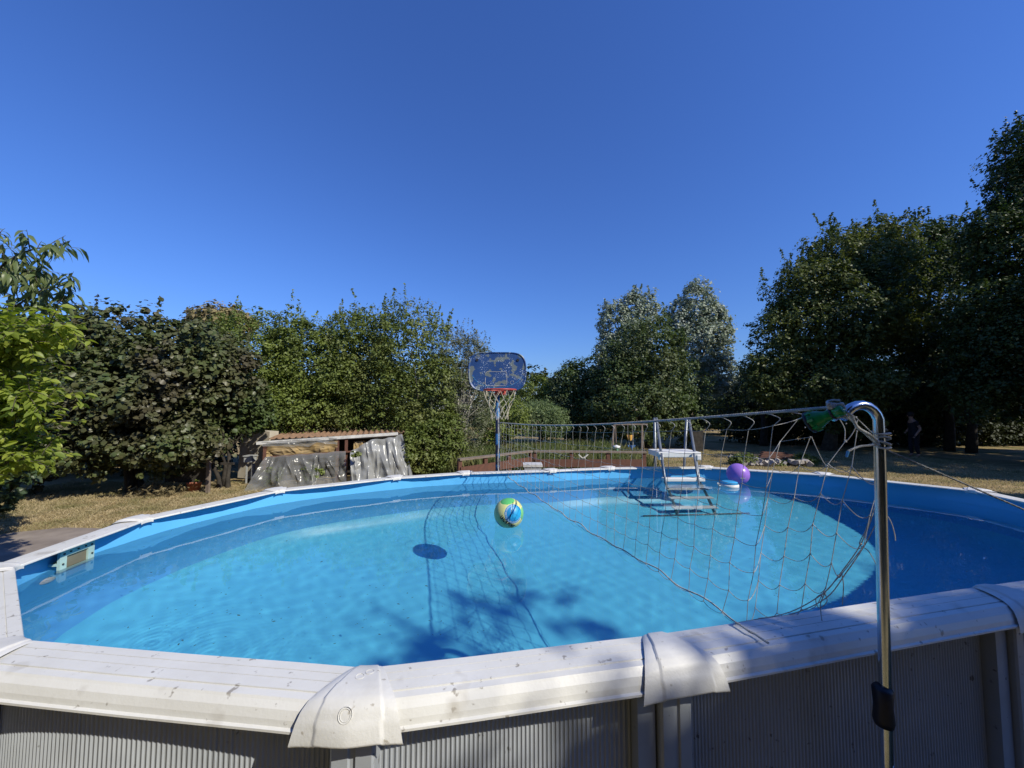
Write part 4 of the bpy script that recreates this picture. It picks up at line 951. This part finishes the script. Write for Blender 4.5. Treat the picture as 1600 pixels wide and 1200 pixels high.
# net nodes
NC = 34; NRW = 7
def bot(t):
    # bottom edge of the net: sags onto the water in the middle
    t = min(t, 1.0)
    keys = [(0, 1.17), (.10, 1.19), (.3, 1.165), (.45, 1.15), (.62, 1.14), (.75, 1.155), (.86, 1.142), (.905, 1.140), (.95, 1.165), (1, 1.20)]
    for k in range(len(keys)-1):
        if keys[k][0] <= t <= keys[k+1][0]:
            w = (t-keys[k][0])/(keys[k+1][0]-keys[k][0]); z = keys[k][1]*(1-w)+keys[k+1][1]*w
    p = NF.lerp(NN, t); return Vector((p.x, p.y, z))
def smoothp(P_, n=14):
    sm = []
    for k in range(len(P_)-1):
        a = P_[max(0, k-1)]; b3 = P_[k]; c3 = P_[k+1]; d3 = P_[min(len(P_)-1, k+2)]
        for t in np.linspace(0, 1, n, endpoint=(k == len(P_)-2)): sm.append(Vector([cr(a[q_], b3[q_], c3[q_], d3[q_], t) for q_ in range(3)]))
    return sm
Rn = np.random.default_rng(15)
nodes = {}
def tpx(px): return min(((abs(800+F*top(k/400).x/top(k/400).y-px), k/400) for k in range(401)))[1]
T0, T1 = tpx(1206), tpx(1152)
for i in range(NC+1):
    f_ = i/NC
    for j in range(NRW+1):
        v = j/NRW
        a = top(f_*T0)-Vector((0, 0, .045+.010*f_)); b3 = bot(f_*T1); p = a.lerp(b3, v)
        nodes[i, j] = p+Vector((Rn.normal()*.004, Rn.normal()*.004, Rn.normal()*.003))
# the last columns hang loose and gather towards the steel post
extra = [(1.56, [(1247, 655), (1219, 690), (1208, 732), (1200, 777), (1195, 821), (1189, 864), (1185, 907), (1180, 950)]),
         (1.47, [(1258, 668), (1266, 683), (1249, 728), (1241, 778), (1231, 824), (1225, 869), (1218, 914), (1214, 958)]),
         (1.38, [(1322, 662), (1322, 688), (1294, 725), (1282, 771), (1270, 819), (1266, 865), (1258, 912), (1252, 952)]),
         (1.31, [(1338, 652), (1339, 674), (1331, 729), (1316, 782), (1307, 833), (1299, 880), (1290, 919), (1284, 930)]),
         (1.25, [(1372, 690), (1373, 715), (1374, 754), (1359, 806), (1350, 853), (1315, 897), (1286, 928), (1284, 932)])]
NX = NC+len(extra)
for e_i, (yy, pl) in enumerate(extra):
    for j, (x, y) in enumerate(pl): nodes[NC+1+e_i, j] = W(x, y, yy)
mb = MB()
def strand(a, b3, sag, r=.0018, n=5, skew=0):
    pts = [a.lerp(b3, k/n)-Vector((0, 0, sag*4*(k/n)*(1-k/n)*(1+skew*(k/n-.5)))) for k in range(n+1)]; mb.tube(pts, r, 4, False)
for i in range(NX+1):
    for j in range(NRW):
        if i == NC+2 and j == 0: continue
        if i >= NC+3 and j == 0 or i == NX and j > 5: continue
        strand(nodes[i, j], nodes[i, j+1], 0, .0016 if i < NC*.5 else .0012, 1)
    if i <= NC+1:   # loops tying the net to the rope
        a = top(max(0, (i/NC*T0 if i <= NC else tpx(1240))-.012)); b3 = nodes[i, 0]; s_ = .012+.022*min(1, i/NC)
        mb.tube(smoothp([a, a+Vector((.3*s_, -s_, -.004)), a.lerp(b3, .4)+Vector((.5*s_, -1.5*s_, 0)), a.lerp(b3, .75)+Vector((.2*s_, -.8*s_, 0)), b3], 5), .0016, 4, False)
for j in range(NRW+1):
    for i in range(NX):
        if i >= NC+2 and j < 2 or i >= NX-1 and j > 5: continue
        if i == NC+1 and j == 0: continue
        f_ = min(1, i/NC); sag = .002+.016*f_**3*(j/NRW)*(1 if j > 1 else .1)
        if i > NC: sag = .022 if j > 1 else 0
        strand(nodes[i, j], nodes[i+1, j], sag, .0016 if f_ < .5 else .0012, 8 if f_ > .5 else 2, .8 if i > NC else 0)
mesh_net = mb.build('netting', M_cord, netroot)
# bottom rope, running on over the ledge to the post
path = []
for k in range(500):
    t = k/499*.95; p = bot(t)+Vector((.008*math.sin(t*60), .004*math.sin(t*47), .006*math.sin(t*83)+.004)); path.append(p)
path = [p for p in path if 800+F*p.x/p.y < 1142]; pe = onz(1150, 973, 1.264); path += [path[-1].lerp(pe, k_/14) for k_ in range(1, 15)]+[pe.lerp(onz(1200, 1004, 1.259), k_/24)+Vector((0, .006*math.sin(k_*.5), 0)) for k_ in range(1, 25)]
rope(path, .0038, 50, M_rope, netroot, 'bottom_rope')
# slack knotted cords gathered up towards the post on the near side
gm = MB()
for (pts, r) in [([(1376, 745), (1366, 795), (1345, 850), (1310, 900), (1285, 928), (1235, 956), (1180, 968), (1146, 974)], .0017), ([(1378, 800), (1352, 850), (1322, 895), (1290, 935), (1235, 960), (1185, 966)], .0017),
                 ([(1268, 682), (1278, 705), (1292, 728), (1315, 733), (1345, 748), (1372, 757)], .0014), ([(1360, 806), (1352, 830), (1343, 850), (1356, 860), (1368, 880), (1376, 905)], .0014), ([(1310, 652), (1320, 670), (1321, 690), (1335, 672), (1340, 655)], .0015), ([(1290, 925), (1282, 945), (1285, 975)], .0015), ([(1315, 895), (1318, 915), (1316, 945)], .0015),
                 ([(1382, 800), (1392, 815), (1398, 835), (1399, 845)], .0015), ([(1290, 925), (1275, 935), (1280, 950), (1292, 940), (1288, 925)], .0015)]:
    P_ = [W(x, y, YP+.06+.18*(1-(x-1200)/200)) for x, y in pts]; sm = []
    for k in range(len(P_)-1):
        a = P_[max(0, k-1)]; b3 = P_[k]; c3 = P_[k+1]; d3 = P_[min(len(P_)-1, k+2)]
        for t in np.linspace(0, 1, 6, endpoint=(k == len(P_)-2)): sm.append(Vector([cr(a[q_], b3[q_], c3[q_], d3[q_], t) for q_ in range(3)]))
    MB().tube(sm, r, 5, False).build('slack_cord', M_cord, netroot)
for (x, y) in ((1372, 795), (1345, 850), (1310, 900), (1288, 925), (1292, 728), (1321, 690)):
    c_ = W(x, y, YP+.06+.18*(1-(x-1200)/200)); s_ = sphere_mb(c_, .0042, 8, 6); gm.add(s_.v, s_.f)
for i in range(14, NX+1):
    for j in range(0, NRW+1):
        s_ = sphere_mb(nodes[i, j], .0028, 6, 4); gm.add(s_.v, s_.f)
gm.build('net_knots', M_cord, netroot)['kind'] = 'stuff'
# lashings on the post
def coil(px, py0, py1, turns, r, R_, name, m_, parent):
    a = W(px, py0, YP); b3 = W(px+1, py1, YP); pts = []
    for k in range(turns*16+1):
        t = k/(turns*16); an = 2*PI*turns*t; pts.append(a.lerp(b3, t)+Vector((R_*math.cos(an), R_*math.sin(an), .004*math.sin(an*1.3))))
    return MB().tube(pts, r, 6, False).build(name, m_, parent, True)
coil(1377, 672, 700, 4, .0032, .0195, 'rope_lashing', M_rope, netroot)
coil(1304, 626, 652, 4, .0034, .0185, 'rope_lashing', M_rope, netroot)
rope([W(1290, 634, YP).lerp(W(1312, 636, YP), k/40)+Vector((0, -.012, .006*math.sin(k*.9))) for k in range(41)], .008, 40, M_rope, netroot, 'rope_knot')
rope(smoothp([W(1315, 640, YP-.02), W(1330, 650, YP-.03), W(1340, 668, YP-.03), W(1360, 680, YP-.03), W(1372, 692, YP-.02)]), .0045, 60, M_rope, netroot, 'rope_end')
rope(smoothp([W(1316, 646, YP-.02), W(1336, 662, YP-.02), W(1358, 684, YP-.03), W(1376, 700, YP-.02)]), .0026, 60, M_rope, netroot, 'rope_end')
rope(smoothp([W(1322, 642, YP-.02), W(1340, 655, YP-.02), W(1362, 676, YP-.03)]), .0016, 60, M_rope, netroot, 'rope_end')
rope(smoothp([W(1374, 694, YP-.02), W(1358, 696, YP-.03), W(1342, 698, YP-.03), W(1325, 705, YP-.03)]), .0034, 60, M_rope, netroot, 'rope_end')
MB().tube([W(1325, 705, YP-.03), W(1323, 714, YP-.03)], [.004, .0028], 8).build('taped_tip', M_bluetip, netroot)
rope(smoothp([NF+Vector((0, -.03, 0)), NF+Vector((.005, -.035, -.2)), NF+Vector((-.005, -.035, -.4)), NF+Vector((.0, -.04, -.56)), NF+Vector((.05, -.18, -.66))], 20), .006, 40, M_rope, netroot, 'edge_rope')
# guy line running off to the right
ga = W(1378, 700, YP); gz = Vector((6.5, 2.43, 0.0))
gy_ = rope([ga.lerp(gz, k/500)-Vector((0, 0, .04*math.sin(PI*k/500))) for k in range(501)], .0035, 40, M_rope2, None, 'guy_rope')
tag(gy_, 'dark taut guy rope running from the steel post to the right edge', 'rope')

# green torch hanging at the arch end
ta = W(1318, 640, YP-.03); tz = W(1266, 660, YP+.045); dv = (tz-ta); Lt = dv.length
torch = empty('torch', ta); tag(torch, 'green plastic torch tied head down to the end of the post arch', 'torch')
rot = dv.normalized().to_track_quat('Z', 'Y').to_matrix()
MB().lathe([(.001, 0), (.014, 0), (.016, .004), (.016, Lt*.28), (.0145, Lt*.29), (.0145, Lt*.32), (.016, Lt*.33), (.0165, Lt*.5), (.020, Lt*.58), (.027, Lt*.72), (.030, Lt*.84), (.032, Lt*.85), (.032, Lt*.93)], ta, 28, rot).build('body', M_green, torch, True)
MB().lathe([(.0325, Lt*.93), (.0345, Lt*.94), (.0345, Lt*1.03), (.030, Lt*1.04), (.028, Lt*1.0), (.001, Lt*.97)], ta, 28, rot).build('head_ring', M_black, torch, True)
MB().lathe([(.0172, Lt*.27), (.0178, Lt*.28), (.0178, Lt*.335), (.0172, Lt*.345)], ta, 24, rot).build('strap', M_black, torch, True)
for k in range(8):
    a = 2*PI*k/8; c_ = ta+rot@Vector((.0305*math.cos(a), .0305*math.sin(a), Lt*.86))
    MB().box(c_, (.008, .008, .016), rot=rot@Matrix.Rotation(a, 3, 'Z')).build('rib', M_green, torch)

# ------------------------------------------------------------ pool ladder
ld = empty('pool_ladder', W(1050, 720, 4.6)*1); ld.location.z = 0; tag(ld, 'A frame pool ladder of grey tubes with white steps, astride the far rim', 'ladder')
def lw(px, py, Y): return W(px, py, Y)
for (x0_, x1_) in ((1022.5, 1024), (1073, 1069)):
    t_ = W(x0_, 653, 4.85); b3 = W(x1_, 728, 4.85+.12); e_ = t_+(b3-t_)*(t_.z/(t_.z-b3.z)); MB().tube([t_, e_], .0155, 10).build('leg', M_tube, ld, True)
fl = []
for (x0_, x1_, x2_) in ((1025.5, 1040, 1), (1076, 1094, 2)):
    t_ = W(x0_, 653, 4.66); b3 = W(x1_-1, 752, 4.37); e_ = t_+(b3-t_)*((t_.z-.19)/(t_.z-b3.z))
    fl.append((t_, e_)); recv(MB().tube([t_, e_], .0155, 10).build('leg', M_tube, ld, True))
    t2 = W(x0_+8, 708, 4.42); d_ = (e_-t_).normalized(); e2 = t2+d_*.55; MB().tube([t2, e2], .012, 10).build('stile', M_tube, ld, True)
def legpt(k, z): a, b3 = fl[k]; return a.lerp(b3, (a.z-z)/(a.z-b3.z))
for j, z in enumerate((1.165, .895, .625, .37)):
    a = legpt(0, z); b3 = legpt(1, z); d_ = (b3-a).normalized(); a -= d_*.035; b3 += d_*.035
    st_ = MB().bar(a+Vector((0, -.03, 0)), b3+Vector((0, -.03, 0)), .085, .038); o = st_.build('step', M_step, ld); bv = o.modifiers.new('b', 'BEVEL'); bv.width = .008; bv.segments = 2; recv(o)
a = W(1026, 708, 4.72); b3 = W(1090, 708, 4.52)
zt = W(1055, 708, 4.6).z
la = legpt(0, zt); lb2 = legpt(1, zt)
o = MB().box(((la.x+lb2.x)/2, la.y+.12, zt), (.49, .34, .06)).box((la.x-.02, la.y-.03, zt-.03), (.05, .06, .06)).box((lb2.x+.02, lb2.y-.03, zt-.03), (.05, .06, .06)).build('platform', M_step, ld); bv = o.modifiers.new('b', 'BEVEL'); bv.width = .008; bv.segments = 2
a = legpt(0, .19); b3 = legpt(1, .19)
recv(MB().tube([a-Vector((.35, 0, 0)), b3+Vector((.35, 0, 0))], .014, 8).build('foot_bar', M_tube, ld, True))

# ------------------------------------------------------------ volleyball
VR = .1055; vc = Vector((*onz(795, 822, ZW).xy, ZW+.084)); vc.y += .02
M_vb = bpy.data.materials.new('volleyball_panels'); M_vb.use_nodes = True; n = M_vb.node_tree; b = n.nodes['Principled BSDF']; b.inputs['Roughness'].default_value = .38
# panel colours by direction: object space, view direction of the front is -Y
at = n.nodes.new('ShaderNodeAttribute'); at.attribute_name = 'panel'; n.links.new(at.outputs['Color'], b.inputs['Base Color'])
ball = empty('volleyball', vc); tag(ball, 'yellow, green and blue volleyball with black lettering floating in the pool', 'ball')
sm_ = sphere_mb((0, 0, 0), VR, 192, 96); me = bpy.data.meshes.new('ball_skin')
vs_ = np.array(sm_.v)
U = vs_/np.linalg.norm(vs_, axis=1, keepdims=True)
def dirv(x, z):   # x, z in units of ball radius on the visible disc
    y = -math.sqrt(max(0, 1-x*x-z*z)); return np.array([x, y, z])
cols = np.tile([.70, .72, .30], (len(U), 1))
rad = np.ones(len(U))
def capmask(c_, ang): return np.arccos(np.clip(U@(c_/np.linalg.norm(c_)), -1, 1)) < ang
for (c_, ang, col, c2) in ((dirv(.36, .20), .66, (.02, .26, .60), 1), (dirv(-.62, -.80), .62, (.010, .10, .26), 1), (dirv(-.1, .97), .50, (.12, .52, .16), 0), (dirv(.97, .05), .42, (.20, .56, .22), 0), (np.array([-.3, .95, 0]), .7, (.02, .24, .55), 1), (np.array([.5, .8, -.4]), .5, (.12, .5, .16), 0)):
    c_ = c_/np.linalg.norm(c_); an = np.arccos(np.clip(U@c_, -1, 1)); mk = an < ang; cols[mk] = col
    rad[np.abs(an-ang) < .022] -= .010
    if c2:
        for rr2 in (ang-.07, ang-.13): cols[np.abs(an-rr2) < .011] = (.62, .68, .72)
# blue window panels subdivided by seams
pl1 = np.cross(dirv(.28, .95), dirv(.02, -.25)); pl1 /= np.linalg.norm(pl1); in1 = capmask(dirv(.40, .22), .60)|capmask(dirv(.2, .6), .45)
s1 = (np.abs(U@pl1) < .022) & in1; cols[s1] = (.01, .015, .02); rad[s1] -= .012
cols[(capmask(dirv(.45, .28), .48)) & (U@pl1*np.sign(dirv(.6, .3)@pl1) > 0.02)] = (.02, .36, .72)
pl2 = np.cross(dirv(.22, .27), dirv(.62, .03)); pl2 /= np.linalg.norm(pl2); s2 = (np.abs(U@pl2) < .014) & capmask(dirv(.42, .15), .30); cols[s2] = (.02, .2, .45)
vs_ = U*VR*rad[:, None]
me.from_pydata(vs_.tolist(), [], sm_.f); ca_ = me.color_attributes.new('panel', 'FLOAT_COLOR', 'POINT'); ca_.data.foreach_set('color', np.c_[cols, np.ones(len(cols))].ravel())
bo = link('skin', me, M_vb, None, True); cut_below(me, ZW-vc.z-.003); bo.parent = ball; recv(bo)
# lettering wrapped round the ball
word = 'UHLSPORT'; a0 = dirv(-.50, .02); a1 = dirv(.34, -.66)
for k, chh in enumerate(word):
    t = (k+.5)/len(word); bend = dirv(-.22, -.46)
    d_ = Vector(a0*(1-t)+a1*t); cc_ = Vector(dirv(-.14, -.40)); d_ = (d_.normalized()*.6+(cc_*.4 if False else d_.normalized()*.4)).normalized()
    tg_ = Vector(a1-a0); tg_ = (tg_-d_*tg_.dot(d_)).normalized(); up_ = d_.cross(tg_)
    to = text_mesh('letter', chh, .036, M_letter, .0009, .0013); to.parent = bo
    to.matrix_basis = Matrix.Translation(d_*(VR+.0002))@Matrix((tg_, up_, d_)).transposed().to_4x4()@Matrix.Diagonal((.68, 1, 1, 1))

# ------------------------------------------------------------ purple ball, chlorine float
pr = .115; pc = onz(1156, 756, ZW); pbc = Vector((pc.x, pc.y+.03, ZW+pr*.88))
pbl = empty('beach_ball', pbc); tag(pbl, 'plain purple ball floating by the far rim right of the ladder', 'ball')
o = sphere_mb((0, 0, 0), pr, 64, 48).build('ball_skin', M_purple, None, True); cut_below(o.data, ZW-pbc.z-.003); o.parent = pbl; recv(o)
to = text_mesh('print', 'nabaiji', .022, M_wprint, .0005); to.parent = o
dn = Vector((-.12, -1, -.22)).normalized(); x_ = Vector((1, -.12, 0)).normalized(); x_ = (x_-dn*x_.dot(dn)).normalized(); to.matrix_basis = Matrix.Translation(dn*(pr+.001))@Matrix((x_, dn.cross(x_), dn)).transposed().to_4x4()
fc_ = onz(1139, 760, ZW); fl_ = empty('chlorine_float', Vector((fc_.x, fc_.y, ZW))); tag(fl_, 'blue and white floating chlorine dispenser beside the purple ball', 'pool float')
for (nm, pr_, m_) in (('float_ring', [(.001, -.01), (.085, -.012), (.095, 0), (.095, .022), (.085, .030), (.001, .030)], M_step), ('cap', [(.001, .058), (.06, .056), (.082, .048), (.088, .031), (.001, .031)], M_cyan), ('basket', [(.001, -.03), (.05, -.03), (.055, -.012)], M_cyan)):
    o = MB().lathe(pr_, (0, 0, 0), 28).build(nm, m_, None, True); o.parent = fl_
    if nm != 'cap': recv(o)
o = MB().tube([(-.09, 0, .02), (-.12, 0, .035), (-.13, -.02, .02), (-.10, -.02, .01)], .006, 6).build('cord_eye', M_step, None, True); o.parent = fl_
# floating specks
R = np.random.default_rng(44); co = []; f = []
for k in range(420):
    if k < 260: x, y = R.uniform(150, 760), R.uniform(800, 1010)
    else: x, y = R.uniform(1150, 1560), R.uniform(800, 940)
    p = onz(x, y, ZW+.0015)
    if not inside(np.array([p.x]), np.array([p.y]))[0]: continue
    a = R.uniform(0, PI); L_ = R.uniform(.002, .006)*(2.0 if R.random() < .12 else 1); w = L_*.35; i0 = len(co)
    for (u_, v_) in ((-1, 0), (0, -1), (1, 0), (0, 1)): co.append((p.x+u_*L_*math.cos(a)-v_*w*math.sin(a), p.y+u_*L_*math.sin(a)+v_*w*math.cos(a), p.z))
    f.append((i0, i0+1, i0+2)); f.append((i0, i0+2, i0+3))
tag(npmesh('floating_debris', np.array(co), np.array(f), M_dirt), 'tiny bits of leaf litter floating on the water', kind='stuff')
